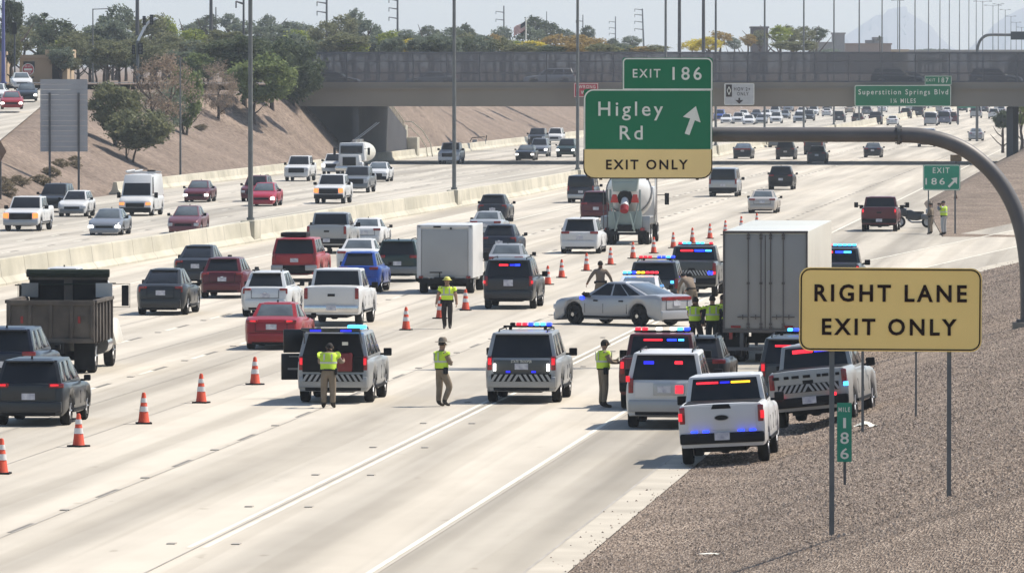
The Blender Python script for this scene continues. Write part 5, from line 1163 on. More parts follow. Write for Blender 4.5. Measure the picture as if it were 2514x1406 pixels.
q = MB(); q.box(0, 5.7, 1.2, 2.0, 1.6, 1.0, tx=.9); q.box(0, 5.2, 1.05, 2.66, 1.9, .75, tx=.86); put('hood', q, paint('cream', (.62, .58, .5)), t, bev=.1)
for sg in (-1, 1): q = MB(); q.box(sg * 1.56, 4.4, 2.15, .2, .16, .62); q.tube([(sg * 1.1, 4.4, 2.5), (sg * 1.7, 4.4, 2.5), (sg * 1.7, 4.4, 1.8), (sg * 1.1, 4.4, 1.8)], .012, 5); put('mirror', q, BLACK, t, bev=.03)
q = MB(); q.box(0, 1.8, .75, .9, 6.4, .3); q.tube([(-.9, 0, .5), (.9, 0, .5)], .14, 8); put('chassis', q, BLACK, t)
q = MB(); q.tube([(1.0, 2.4, .75), (1.0, 3.5, .75)], .3, 12); put('fuel_tank', q, CHROME, t)
for sg in (-1, 1): q = MB(); q.box(sg * .95, -.62, .52, .62, .03, .8); put('mud_flap', q, BLACK, t); q = MB(); q.box(sg * .85, -1.12, 1.6, .08, .02, .2); put('taillight', q, REDLAMP, t)
for y in (0, 4.9):
    for x in ((-1.08, -.78, .78, 1.08) if y == 0 else (-1.02, 1.02)): whl(t, .5, (x, y, .5), .27)
# --- box truck
g, rz = frame_at(1098, 719); t = thing('box_truck', 'white box truck with a roll-up rear door in the middle lanes', 'box truck', g, rz)
q = MB(); q.box(0, 1.2, 1.68, 2.25, 4.4, 2.12); put('cargo_box', q, WHITEP, t, bev=.03)
q = MB(); q.box(0, -1.03, 1.62, 1.86, .04, 1.84); put('rear_door', q, paint('door_white_shaded', (.30, .305, .305)), t, bev=.01)  # white door painted grey: the shade on the rear is in the colour
q = MB()
for sg in (-1, 1): q.box(sg * 1.02, -1.03, 1.68, .14, .08, 2.1)
q.box(0, -1.03, 2.68, 2.2, .08, .12); put('door_frame', q, WHITEP, t, bev=.01)
q = MB(); q.box(-.3, -1.07, 2.66, .3, .04, .06); put('marker_light', q, BLACK, t); q = MB(); q.box(.25, -1.09, 2.6, .07, .08, .07); put('rear_camera', q, BLACK, t)
q = MB(); q.box(0, -1.0, .52, 2.1, .3, .16); q.box(0, 1.5, .55, .8, 5.6, .22); q.tube([(-.9, 0, .36), (.9, 0, .36)], .1, 8); put('chassis', q, BLACK, t)
q = MB(); q.box(-.35, -1.06, .85, .5, .03, .04); q.box(-.2, -1.06, .72, .04, .04, .3); put('door_latch', q, BLACK, t)
q = MB(); q.box(0, 4.3, 1.2, 1.95, 1.9, 1.5, tx=.85, ty=.7); put('cab', q, WHITEP, t, bev=.1)
for sg in (-1, 1): q = MB(); q.box(sg * 1.22, 3.9, 1.35, .2, .1, .35); q.tube([(sg * .9, 3.9, 1.2), (sg * 1.2, 3.9, 1.2)], .02, 5); put('mirror', q, BLACK, t); q = MB(); q.box(sg * .95, -1.1, .66, .16, .05, .1); put('taillight', q, REDLAMP, t)
for y in (0, 4.1):
    for sg in (-1, 1): whl(t, .37, (sg * .93, y, .37), .3)
# --- cement mixer, seen from the rear
g, rz = frame_at(1538, 600); t = thing('cement_mixer_truck', 'white cement mixer truck with a red-tipped rear chute behind the big exit sign', 'cement mixer', g, rz)
q = MB(); n = 28; prof = [(-.9, .42), (-.2, .62), (.8, 1.0), (1.8, 1.17), (2.9, 1.15), (4.0, .85), (4.5, .5)]
ax = Vector((0, math.cos(R(-11)), math.sin(R(-11)))); o_ = Vector((0, .1, 2.95)); e2 = Vector((0, -ax.z, ax.y))
q.loft([[tuple(o_ + ax * a + Vector((1, 0, 0)) * r_ * math.cos(6.283 * k / n) + e2 * r_ * math.sin(6.283 * k / n)) for k in range(n)] for a, r_ in prof]); put('drum', q, WHITEP, t)
q = MB(); q.loft([[tuple(o_ + ax * a + Vector((1, 0, 0)) * r_ * math.cos(6.283 * k / n) + e2 * r_ * math.sin(6.283 * k / n)) for k in range(n)] for a, r_ in ((1.55, 1.15), (1.6, 1.19), (2.0, 1.19), (2.05, 1.17))], cap=False); put('drum_band', q, GREYP, t)
GRN = paint('mixer_grey_green', (.24, .29, .27))
q = MB(); q.box(0, -.75, 3.2, 1.25, .8, .8, tx=1.15); q.box(0, -1.15, 2.95, 1.2, .06, .5); put('hopper', q, GRN, t, bev=.04)
for sg in (-1, 1): q = MB(); q.box(sg * .52, -1.22, 2.35, .42, .08, .42, tx=.5); q2 = put('hopper_paddle', q, paint('signal_red', (.42, .04, .03)), t, bev=.03)
q = MB(); q.tube([(0, -.7, 2.5), (0, -1.15, 2.35)], [.34, .4], 14); put('drum_mouth', q, BLACK, t)
q = MB(); q.tube([(0, -1.0, 2.35), (0, -1.45, 1.95)], [.17, .22], 12); put('chute', q, WHITEP, t); q = MB(); q.tube([(0, -1.46, 1.94), (0, -1.62, 1.72)], [.23, .21], 12); put('chute_tip', q, REDP, t)
q = MB()
for sg in (-1, 1): q.box(sg * .75, -.9, 1.7, .1, .1, 2.2); q.tube([(sg * .4, -1.2, .8), (sg * .75, -.9, 2.5)], .05, 6); q.tube([(sg * .25, -1.3, 1.6), (sg * .5, -1.25, .7)], .05, 6)
q.box(0, -.95, 1.25, 1.7, .14, .9); put('rear_frame', q, GRN, t, bev=.02)
for sg in (-1, 1): q = MB(); q.box(sg * .98, .6, 1.4, .5, 2.8, .1); q.box(sg * 1.0, -.8, 1.05, .5, .05, .8); put('fender', q, SILVER, t, bev=.03)
q = MB(); q.box(0, 2.8, .85, .9, 8, .35); q.box(0, -1.1, .62, 2.2, .2, .22); put('chassis', q, BLACK, t)
q = MB(); q.box(.1, -1.22, .66, .9, .03, .05); put('reflector_strip', q, SIGNW, t)
q = MB(); q.box(0, 5.9, 1.9, 2.3, 1.8, 1.9, tx=.9, ty=.9); put('cab', q, WHITEP, t, bev=.1); q = MB(); q.tube([(1.16, 5.0, .9), (1.16, 5.0, 3.6)], .07, 8); put('exhaust_stack', q, CHROME, t)
q = MB(); q.box(0, 7.3, 1.2, 1.9, 1.5, 1.2, tx=.9); put('hood', q, WHITEP, t, bev=.1)
for sg in (-1, 1): q = MB(); q.box(sg * 1.62, 6.5, 2.2, .22, .14, .6); q.tube([(sg * 1.0, 6.5, 2.4), (sg * 1.6, 6.5, 2.4)], .025, 5); put('mirror', q, BLACK, t, bev=.03); q = MB(); q.box(sg * .9, -1.22, .8, .22, .05, .14); put('taillight', q, REDLAMP, t)
for x in (-.95, -.75): q = MB(); q.tube([(x - .15, -1.0, .8), (x - .15, -1.0, 2.8)], .025, 5); put('ladder_rail', q, DKSTEEL, t)
for y in (0, 1.35, 6.8):
    for x in ((-1.05, -.74, .74, 1.05) if y < 2 else (-1.02, 1.02)): whl(t, .5, (x, y, .5), .27)
# --- tank truck coming toward the camera
g, rz = frame_at(865, 431, way='toward'); t = thing('tank_truck', 'white tank truck with a round tank coming out from under the overpass', 'tank truck', g, rz)
q = MB(); q.box(0, -.2, 1.95, 2.2, 1.8, 1.5, tx=.9, ty=.85); put('cab', q, WHITEP, t, bev=.08); q = MB(); q.box(0, .72, 2.15, 1.8, .05, .62); put('windshield', q, GLASS, t, bev=.02)
q = MB(); q.box(0, 1.5, 1.2, 1.9, 1.7, 1.05, tx=.85); q.box(0, 1.4, .9, 2.4, 1.3, .5, tx=.85); put('hood', q, WHITEP, t, bev=.1); q = MB(); q.box(0, 2.36, 1.2, 1.1, .06, .7); put('grille', q, BLACK, t, bev=.03); q = MB(); q.box(0, 2.4, .6, 2.3, .2, .35); put('front_bumper', q, CHROME, t, bev=.04)
for sg in (-1, 1):
    q = MB(); q.box(sg * .9, 2.3, 1.0, .35, .1, .25); put('headlight', q, HEADLAMP, t, bev=.03); q = MB(); q.box(sg * 1.42, .5, 2.0, .2, .12, .6); q.tube([(sg * 1, .5, 2.2), (sg * 1.4, .5, 2.2)], .02, 5); put('mirror', q, BLACK, t)
q = MB(); n = 24; q.loft([[(1.1 * r_ * math.cos(6.283 * k / n), y, 1.85 + .85 * r_ * math.sin(6.283 * k / n)) for k in range(n)] for y, r_ in ((-1.4, .7), (-1.5, .93), (-1.7, 1), (-8.0, 1), (-8.2, .93), (-8.3, .6))]); put('tank', q, paint('tank_cream', (.62, .60, .52)), t)
q = MB(); q.tube([(0, -3, 2.7), (0, -3, 2.95)], .3, 12); q.tube([(0, -6, 2.7), (0, -6, 2.95)], .3, 12); put('hatch', q, CHROME, t); q = MB(); q.box(0, -3.5, .8, .9, 9, .3); put('chassis', q, BLACK, t)
for x in (-1.05, -.85): q = MB(); q.tube([(x + 1.2, -2, 2.7), (x - .1, -2.4, 3.7), (x - .9 , -2.8, 4.35)], .028, 6); put('hose_pipe', q, SILVER, t)
for y in (1.5, -6.3, -7.5):
    for sg in (-1, 1): whl(t, .5, (sg * 1.0, y, .5), .3)
# --- semi-trailer with closed rear doors
g, rz = frame_at(1884, 888); t = thing('semi_trailer', 'tall white semi-trailer with closed rear doors parked on the shoulder', 'semi-trailer', g, rz)
TRW = paint('trailer_white', (.56, .54, .47)); TRD = paint('trailer_door', (.25, .245, .235))
q = MB(); q.box(0, 6.9, 2.52, 2.58, 16.2, 3.02); put('body', q, TRW, t, bev=.02)
for sg in (-1, 1): q = MB(); q.box(sg * .625, -1.225, 2.5, 1.235, .035, 2.84); put('rear_door', q, TRD, t, bev=.008)
q = MB()
for sg in (-1, 1): q.box(sg * 1.27, -1.24, 2.52, .05, .08, 3.04)
q.box(0, -1.24, 4.01, 2.6, .08, .07); q.box(0, -1.24, 1.0, 2.6, .1, .12); q.box(0, -1.252, 2.5, .022, .03, 2.84); put('door_frame', q, noisy('frame_steel', (.09, .08, .075), rough=.6), t, bev=.006)
LR = MATS['frame_steel']
for x in (-.52, -.13, .16, .55):
    q = MB(); q.tube([(x, -1.28, 1.02), (x, -1.28, 3.98)], .018, 6)
    for z in (1.1, 1.2, 2.45, 3.82, 3.92): q.box(x, -1.275, z, .09, .05, .07)
    put('lock_rod', q, LR, t)
for x0, x1 in ((-.85, -.52), (-.45, -.13), (.2, .5), (.55, .9)): q = MB(); q.box((x0 + x1) / 2, -1.30, 1.42, x1 - x0, .025, .03); q.box((x0 + x1) / 2, -1.30, 1.42, .03, .03, .14); put('door_handle', q, LR, t)
for x in (-.9, .7): q = MB(); q.box(x, -1.27, 1.12, .3, .02, .07); put('reflector_strip', q, REDLAMP, t)
q = MB()
for sg in (-1, 1): q.box(sg * .72, -1.2, .7, .12, .1, .55)
q.box(0, -1.22, .44, 2.3, .12, .11); put('rear_bumper', q, DKSTEEL, t, bev=.01)
for sg in (-1, 1): q = MB(); q.box(sg * 1.05, -1.27, .84, .1, .04, .2); put('taillight', q, REDLAMP, t)
q = MB(); q.box(0, 6, .82, 1.0, 12, .25); q.box(0, .8, .65, 2.0, .2, .2); put('chassis', q, BLACK, t)
for sg in (-1, 1): q = MB(); q.box(sg * .95, -.75, .5, .6, .03, .62); put('mud_flap', q, BLACK, t); q = MB(); q.box(sg * 1.0, 12, .6, .1, .1, 1.1); put('landing_leg', q, DKSTEEL, t)
for y in (.2, 1.45):
    for x in (-1.1, -.8, .8, 1.1): whl(t, .5, (x, y, .5), .27)

# --- police vehicles
PATROL = paint('patrol_grey', (.06, .064, .064), metal=.2); PSILV = paint('patrol_silver', (.34, .345, .355), metal=.3)
B, RB, C_, W_ = BLUELIT, REDBAR, CYANLIT, WHITELIT
PATL = paint('patrol_sunlit', (.30, .305, .305), metal=.25)  # lighter copy of the patrol paint, with the sun on the sides put in
t = car('bigsuv', 829, 986, PATL, 'grey police suv with its rear hatch raised and left door open', 'police suv', name='police_suv', tail=REDLIT, skip=('rear_window', 'tailgate', 'license_plate', 'spoiler', 'antenna'))
h2 = 2.65; q = MB(); q.box(0, -h2 + .03, 1.06, 1.66, .12, .42); q.hexa([(-.83, -h2 - .03, 1.27), (.83, -h2 - .03, 1.27), (.83, -h2 + .12, 1.27), (-.83, -h2 + .12, 1.27), (-.68, -h2 + .17, 1.87), (.68, -h2 + .17, 1.87), (.68, -h2 + .3, 1.87), (-.68, -h2 + .3, 1.87)]); co = put('shaded_cargo_opening', q, BLACK, t, bev=.02)  # closed black slab painted as the shade inside the open cargo space
q = MB(); q.box(.32, -h2 - .05, 1.12, .42, .1, .5); put('cargo_bag', q, paint('bag_red', (.16, .02, .02)), co, bev=.05); q = MB(); q.box(.33, -h2 - .03, 1.62, .16, .02, .09); put('paper', q, SIGNW, co)
q = MB(); q.hexa([(-.74, -h2 + .28, 1.90), (.74, -h2 + .28, 1.90), (.8, -h2 - .62, 2.0), (-.8, -h2 - .62, 2.0), (-.74, -h2 + .28, 1.97), (.74, -h2 + .28, 1.97), (.8, -h2 - .62, 2.06), (-.8, -h2 - .62, 2.06)]); hh_ = put('raised_hatch', q, PATROL, t, bev=.02)
for x in (-.4, .42): q = MB(); q.box(x, -h2 - .64, 1.985, .3, .03, .05); put('siren_light', q, BLUEDIM, hh_)
for sg in (-1, 1): q = MB(); q.tube([(sg * .78, -h2 + .1, 1.62), (sg * .76, -h2 - .3, 1.94)], .015, 5); put('gas_strut', q, DKSTEEL, hh_)
q = MB(); q.box(.62, -h2 + .3, 2.06, .5, .3, .1); put('siren_light', q, CYANLIT, t, bev=.03)
chevrons(t, -h2 - .085, .60, .80, 1.62)
q = MB(); dd = Vector((-.93, -.28, 0)).normalized(); b0 = Vector((-1.02, .85, 0)); nn = Vector((dd.y, -dd.x, 0)) * .07
for z0, z1, w0, w1 in ((.5, 1.22, 0, .80), (1.24, 1.88, .1, .74)):
    a, b_ = b0 + dd * w0, b0 + dd * w1; q.hexa([(p.x, p.y, z0) for p in (a, b_, b_ + nn, a + nn)] + [(p.x, p.y, z1) for p in (a, b_, b_ + nn, a + nn)])
do = put('open_door', q, BLACKP, t, bev=.03); q = MB(); p = b0 + dd * .4; q.box(p.x, p.y - .04, 1.14, .55, .03, .03); q.box(p.x, p.y - .04, .8, .5, .05, .05); put('door_trim', q, GREYP, do)
t = car('bigsuv', 1289, 986, PATL, 'grey state police suv with a red and blue light bar and striped bumper', 'police suv', name='police_suv', tail=REDLIT, skip=('license_plate', 'antenna'))
lightbar(t, -.6, 2.01, 1.32, [None, BLACK, RB, RB, B, C_, C_, B]); chevrons(t, -h2 - .085, .60, .80, 1.62)
for o in t.children:
    if o.name.startswith('tailgate'): o.material_slots[0].material = PATROL  # darker copy of the paint: shade on the rear put into the colour
local_text(t, 'STATE TROOPER', .56, .075, (0, -h2 - .03, 1.14), SIGNW); q = MB(); q.box(0, -h2 - .03, 1.0, .36, .03, .16); put('license_plate', q, PLATE, t)
strip_lights(t, [(-.36, .12, BLUEDIM), (.33, .12, BLUEDIM)], -h2 - .03, .86, .05); strip_lights(t, [(-.72, .07, W_), (.72, .07, W_)], -h2 - .06, .98, .2)
t = car('bigsuv', 1254, 757, paint('patrol_dark', (.028, .03, .034), metal=.2), 'dark grey police suv driving past the cones behind the box truck', 'police suv', name='police_suv', tail=REDLAMP, skip=('license_plate',), sc_=.97)
strip_lights(t, [(-.2, .35, RB), (.12, .16, BLUEDIM), (.33, .2, B)], -2.44, 1.70, .07); q = MB(); q.box(.0, -2.70, 1.02, .36, .03, .24); put('license_plate', q, PLATE, t)
strip_lights(t, [(-.92, .09, REDLIT), (.92, .09, REDLIT)], -2.71, 1.05, .12)
MRN2 = paint('dark_maroon', (.09, .018, .018))
t = car('pickup', 1617, 1003, MRN2, 'dark maroon police pickup with a red and blue roof bar behind the white suv', 'police pickup', name='police_pickup', tail=REDLIT, bumper=BLACK)
lightbar(t, -.3, 2.0, 1.5, [RB, RB, None, W_, None, W_, C_, B]); strip_lights(t, [(-.2, .5, RB), (.3, .25, B), (.55, .15, C_)], -1.10, 1.80, .05)
car('hatch', 1712, 972, BLACKP, 'black unmarked car parked behind the trailer between the pickups', glass=GLASS)
t = car('bigsuv', 1640, 1048, WHITEP, 'white police suv with blue and red lights in its rear window', 'police suv', name='police_suv', skip=('license_plate',), tail=REDLAMP, bumper=SILVER)
strip_lights(t, [(-.42, .26, BLUEDIM), (.33, .2, RB)], -2.46, 1.66, .08); q = MB(); q.box(.1, -2.69, 1.0, .78, .03, .3); pp = put('plate_recess', q, LTGREY, t, bev=.02); q = MB(); q.box(-.02, -2.712, 1.0, .34, .02, .17); put('license_plate', q, PLATE, pp); q = MB(); q.box(.36, -2.72, 1.0, .2, .02, .2); put('siren_light', q, REDBAR, pp, bev=.05)
strip_lights(t, [(-.93, .1, REDLIT)], -2.70, 1.26, .15)
t = car('pickup', 1784, 1135, WHITEP, 'white police pickup nearest to the camera with four blue lights on its bumper', 'police pickup', name='police_pickup', tail=REDLAMP, bumper=BLACK, z=.06, tilt=-.05)
strip_lights(t, [(-.40, .5, REDBAR), (.0, .22, BLUEDIM), (.36, .44, AMBER)], -1.105, 1.80, .045); strip_lights(t, [(x, .15, B) for x in (-.62, -.36, .44, .70)], -3.06, .78, .045)
for x in (-.93, .93): strip_lights(t, [(x, .09, REDLIT)], -2.99, 1.12, .18)
for o in list(t.children):
    if o.name.startswith('tailgate_badge'): bpy.data.objects.remove(o)
q = MB(); q.plate([(.17 * math.cos(a * .393), .07 * math.sin(a * .393)) for a in range(16)], lambda a, b, k: (a, -2.972 - k, 1.08 + b), .012); o = put('tailgate_badge', q, SILVER, t, smooth=False); q = MB(); q.plate([(.15 * math.cos(a * .393), .055 * math.sin(a * .393)) for a in range(16)], lambda a, b, k: (a, -2.986 - k, 1.08 + b), .006); put('badge_centre', q, BLACK, o, smooth=False)
q = MB(); q.box(0, -2.965, 1.33, .46, .03, .1, tx=.8); put('tailgate_handle', q, BLACK, t, bev=.015)
t = car('pickup', 2008, 1050, paint('patrol_white', (.30, .30, .29), metal=.2), 'silver police pickup with a striped tailgate parked on the gravel bank', 'police pickup', name='police_pickup', tail=REDLAMP, bumper=BLACK, z='h', turn=-.075, tilt=-.10); t.location.z += .07
strip_lights(t, [(-.3, .5, REDBAR), (.2, .42, BLUEDIM)], -1.105, 1.80, .09); chevrons(t, -2.975, .86, 1.06, 1.5, 12)
strip_lights(t, [(-.72, .2, RB), (.6, .16, RB)], -3.06, .76, .08); strip_lights(t, [(.93, .12, C_)], -3.02, .98, .1)
for k, (x, w_) in enumerate(((-.78, .16), (-.52, .12), (-.3, .18), (-.02, .18), (.28, .1), (.44, .16), (.74, .1))): q = MB(); q.box(x, -2.99, 1.24, w_, .012, .07); put('badge', q, BLACK, t, bev=.012)
t = car('bigsuv', 1958, 1003, PATROL, 'grey police suv half hidden behind the yellow sign next to the trailer', 'police suv', name='police_suv', tail=REDLIT)
strip_lights(t, [(-.1, .9, RB)], -2.44, 1.70, .05); lightbar(t, -.6, 2.0, 1.3, [None, None, C_, B, None, RB, RB, None])
t = car('pickup', 2052, 733, PATROL, 'police pickup flashing bright blue on the far side of the trailer', 'police pickup', name='police_pickup', tail=REDLIT)
lightbar(t, -.3, 2.0, 1.5, [RB, C_, RB, C_, C_, C_, C_, C_]); strip_lights(t, [(-.4, .5, RB), (.1, .3, B), (.42, .3, C_)], -1.10, 1.80, .08)
t = car('bigsuv', 1610, 764, PATROL, 'grey police suv with red and blue roof lights behind the silver sedan', 'police suv', name='police_suv', tail=REDLAMP, sc_=.97)
lightbar(t, -.9, 2.0, 1.4, [RB, RB, RB, None, B, B, C_, B]); strip_lights(t, [(.7, .12, C_)], -2.72, 1.15, .1)
t = car('coupe_sedan', 1567, 781, WHITEP, 'white police car with blue and amber lights right behind the silver sedan', 'police car', name='police_car')
lightbar(t, -.3, 1.55, 1.3, [C_, C_, B, AMBER, AMBER, RB, RB, RB])
t = car('pickup', 1702, 727, PATROL, 'grey police pickup with a striped tailgate left of the trailer top', 'police pickup', name='police_pickup', tail=REDLAMP, bumper=BLACK)
lightbar(t, -.3, 2.0, 1.4, [RB, C_, C_, None, C_, C_, None, RB]); strip_lights(t, [(-.3, .5, RB), (.2, .4, B), (.55, .25, C_)], -1.10, 1.78, .07); chevrons(t, -2.975, .86, 1.06, 1.6, 13)
strip_lights(t, [(.9, .12, REDLIT), (.75, .2, B)], -3.02, .95, .12)
# silver sedan standing across the lane
mid = G(1492, 798); turn = TH + R(47); hd = Vector((math.sin(TH - turn), math.cos(TH - turn), 0)); rt = Vector((hd.y, -hd.x, 0))
t = car('coupe_sedan', 1500, 800, PSILV, 'silver police sedan with black wheels parked across the closed lane', 'police car', name='police_car', turn=turn, near=False, rim=BLACK); t.location = mid + rt * .8
q = MB(); q.tube([(-.9, .95, 1.02), (-.98, 1.02, 1.12)], .07, 8); put('spotlight', q, BLACK, t); q = MB(); q.box(-.93, 1.1, .95, .1, .16, .12); put('siren_light', q, BLUELIT, t, bev=.03)
for y in (.45, -.75): q = MB(); q.box(-.955, y, .86, .03, .2, .05); put('door_handle', q, BLACK, t, bev=.01)
for y in (-1.52, 1.52):
    q = MB(); q.tube([(-.97, y, .355), (-.93, y, .355)], .07, 10); put('hub_cap', q, CHROME, t)
# red pickup in the gore and the motorcycle
t = car('pickup', 2160, 568, MAROON, 'dark red pickup with wide towing mirrors parked in the gore', tail=REDLIT, bumper=BLACK, sc_=.99)
for sg in (-1, 1): q = MB(); q.tube([(sg * 1.0, .8, 1.42), (sg * 1.36, .8, 1.42)], .035, 5); q.box(sg * 1.42, .8, 1.46, .22, .12, .3); put('tow_mirror', q, BLACK, t, bev=.03)
g = G(2243, 559); t = thing('motorcycle', 'grey police motorcycle with side cases parked beside the red pickup', 'motorcycle', g, R(85))
DKM = paint('moto_grey', (.05, .052, .055), metal=.3)
for y in (-.78, .78):
    w_, r_ = wheel_mesh(.33, .14); o = put('wheel', w_, TYRE, t, (0, y, .33)); put('rim', r_, RIM, o)
q = MB(); q.loft([[(sx * w, y, z) for sx, z in ((-1, z0), (1, z0), (1, z1), (-1, z1))] for y, w, z0, z1 in ((-.6, .12, .5, .78), (-.2, .18, .4, .84), (.15, .17, .42, 1.0), (.45, .12, .5, .98))]); put('body', q, DKM, t, bev=.04)
q = MB(); q.loft([[(sx * w, y, z) for sx, z in ((-1, z0), (1, z0), (1, z1), (-1, z1))] for y, w, z0, z1 in ((.4, .25, .6, 1.08), (.72, .22, .66, 1.12), (.85, .1, .75, 1.0))]); put('fairing', q, DKM, t, bev=.04)
q = MB(); q.box(0, -.25, .86, .34, .7, .1, ty=.9); put('seat', q, BLACK, t, bev=.04); q = MB(); q.hexa([(-.2, .62, 1.1), (.2, .62, 1.1), (.2, .6, 1.1), (-.2, .6, 1.1), (-.16, .5, 1.42), (.16, .5, 1.42), (.16, .48, 1.42), (-.16, .48, 1.42)]); put('windscreen', q, GLASS2, t)
for sg in (-1, 1):
    q = MB(); q.box(sg * .30, -.66, .62, .2, .46, .28); put('side_case', q, GREYP, t, bev=.05)
    q = MB(); q.tube([(sg * .07, .78, .33), (sg * .08, .62, .95), (sg * .3, .4, 1.08)], .03, 6); put('fork', q, CHROME, t); q = MB(); q.box(sg * .38, .5, 1.18, .14, .04, .09); put('mirror', q, BLACK, t)
q = MB(); q.tube([(.16, -.9, .32), (.18, .1, .3), (.12, .35, .45)], .05, 8); put('exhaust', q, CHROME, t); q = MB(); q.box(0, -.85, .92, .3, .34, .26); put('top_case', q, PSILV, t, bev=.04); q = MB(); q.tube([(.1, -1.0, .9), (.1, -1.08, 1.5)], .015, 5); put('antenna', q, BLACK, t); q = MB(); q.box(0, .86, .9, .18, .05, .14); put('headlight', q, WHITELIT, t, bev=.03)
# utility trailer far away by the wall
g = G(1172, 366); t = thing('utility_trailer', 'small flat trailer with clutter standing past the overpass', 'trailer', g, 0); q = MB(); q.box(0, 0, .6, 1.9, 3, .12); q.box(.9, 0, .85, .08, 2.8, .5); q.box(-.3, .3, .85, .5, .8, .35); put('bed', q, SILVER, t)
for sg in (-1, 1): q = MB(); q.tube([(sg * .9 - .1, 0, .3), (sg * .9 + .1, 0, .3)], .3, 12); put('wheel', q, TYRE, t)
q = MB(); q.tube([(-.9, 1.2, .6), (-.6, 1.2, 1.2), (.8, 1.1, 1.3)], .05, 5); q.tube([(.9, 0, .6), (1.0, 0, 1.5)], .05, 5); put('rack', q, BLACK, t)

# --- cones
ORG = noisy('cone_orange', (.62, .085, .035), (.5, .06, .03), scale=4, rough=.6); CWH = noisy('cone_band', (.62, .60, .58), (.5, .48, .46), scale=6, rough=.5)
def lathe(prof, n=18, cap=True):
    q = MB(); q.loft([[(r_ * math.cos(6.283 * k / n), r_ * math.sin(6.283 * k / n), z) for k in range(n)] for r_, z in prof], cap); return q
cb = MB(); cb.box(0, 0, .02, .38, .38, .04)
CM = (cb.mesh('base', bev=.012), lathe([(.148, .04), (.135, .06), (.047, .68), (.03, .71)]).mesh('cone_body'), lathe([(.112, .28), (.092, .40)], cap=False).mesh('c'), lathe([(.078, .485), (.062, .585)], cap=False).mesh('c'))
for me, r0, r1, z0, z1 in ((CM[2], 0, 0, .3, .42), (CM[3], 0, 0, .5, .6)):
    for v in me.vertices: rr = .141 - (v.co.z - .04) * .142 + .004; l_ = math.hypot(v.co.x, v.co.y); v.co.x *= rr / l_; v.co.y *= rr / l_
CONES = [((4, 1163), 'traffic cone cut by the left edge, nearest of the row'), ((193, 1096), 'traffic cone in front of the nearest dark grey suv'), ((353, 1040), 'third traffic cone from the left edge, alone right of the nearest suv'), ((494, 989), 'fourth traffic cone from the left edge'), ((626, 944), 'traffic cone just left of the open suv door'),
         ((997, 810), 'traffic cone left of the firefighter with the yellow helmet'), ((1080, 782), 'traffic cone half hidden behind the firefighter'), ((1143, 762), 'traffic cone between the firefighter and the moving police suv'), ((1345, 699), 'traffic cone just right of the moving police suv'), ((1379, 682), 'second traffic cone right of the moving police suv'),
         ((1440, 665), 'traffic cone left of the man in the tan shirt'), ((1499, 650), 'traffic cone right of the tan shirted man and lower than the mixer'), ((1554, 635), 'traffic cone under the cement mixer, above the police suv lights'), ((1605, 622), 'traffic cone right of the cement mixer wheels'), ((1653, 609), 'traffic cone at the left roof corner of the striped police pickup'),
         ((1700, 597), 'traffic cone above the roof lights of the striped police pickup'), ((1743, 586), 'second traffic cone left of the trailer top'), ((1781, 577), 'traffic cone at the top left corner of the trailer'), ((1820, 566), 'traffic cone whose tip shows over the trailer roof, left one'), ((1858, 558), 'traffic cone whose tip shows over the trailer roof, right one')]
for (x, y), lab in CONES:
    p = G(x, y); t = thing('traffic_cone', lab, 'traffic cone', p, (x * .37) % 1.5, 'orange cones closing the lane'); k = 1.06; t.scale = (k, k, k * 1.06)
    place('base', CM[0], BLACK, t); c = place('cone_body', CM[1], ORG, t); place('reflective_band', CM[2], CWH, c); place('reflective_band', CM[3], CWH, c)

# --- litter
for (x, y, w_, lab) in ((2128, 1053, .62, 'crumpled white plastic sheet lying by the wheel of the striped pickup'), (1745, 1364, .42, 'small white scrap of litter on the gravel near the bottom edge')):
    p = GH(x, y); q = MB(); rnd = random.Random(int(x)); n = 9; k = .55 if w_ > .5 else .05
    for i in range(n):
        for j in range(5): q.v.append(((i / (n - 1) - .5) * w_ * (1 - .5 * abs(j - 2) / 2 * rnd.random()), (j / 4 - .5) * w_ * .6, .02 + k * .35 * rnd.random() * (1 - abs(i - 4) / 5)))
    q.f = [(i * 5 + j, i * 5 + j + 1, i * 5 + j + 6, i * 5 + j + 5) for i in range(n - 1) for j in range(4)]
    tag(put('litter', q, SIGNW, None, p + Vector((0, 0, .02))), lab, 'litter')
# ================================================================ PEOPLE
SKIN = noisy('skin', (.32, .19, .13), (.27, .155, .105), scale=4, rough=.6); KHAKI = noisy('khaki_cloth', (.20, .16, .115), (.15, .12, .085), scale=5, rough=.95); TANS = noisy('tan_shirt', (.20, .155, .115), (.155, .12, .09), scale=5, rough=.95)
DARKC2 = noisy('dark_cloth', (.03, .024, .022), (.02, .017, .016), scale=5, rough=.95); BLKC = noisy('black_cloth', (.012, .013, .016), rough=.95); VEST = noisy('vest_yellow_green', (.48, .66, .05), (.40, .56, .04), scale=5, rough=.7)
VESTB = noisy('vest_bright', (.60, .80, .05), rough=.7); REFL = noisy('reflective_grey', (.45, .46, .40), rough=.4); HAIR = noisy('dark_hair', (.02, .015, .012), rough=.8); HAT = noisy('felt_hat', (.20, .165, .13), rough=.95); BOOT = noisy('boot_leather', (.03, .024, .02), rough=.7); HELM = noisy('helmet_yellow', (.6, .55, .12), rough=.4)
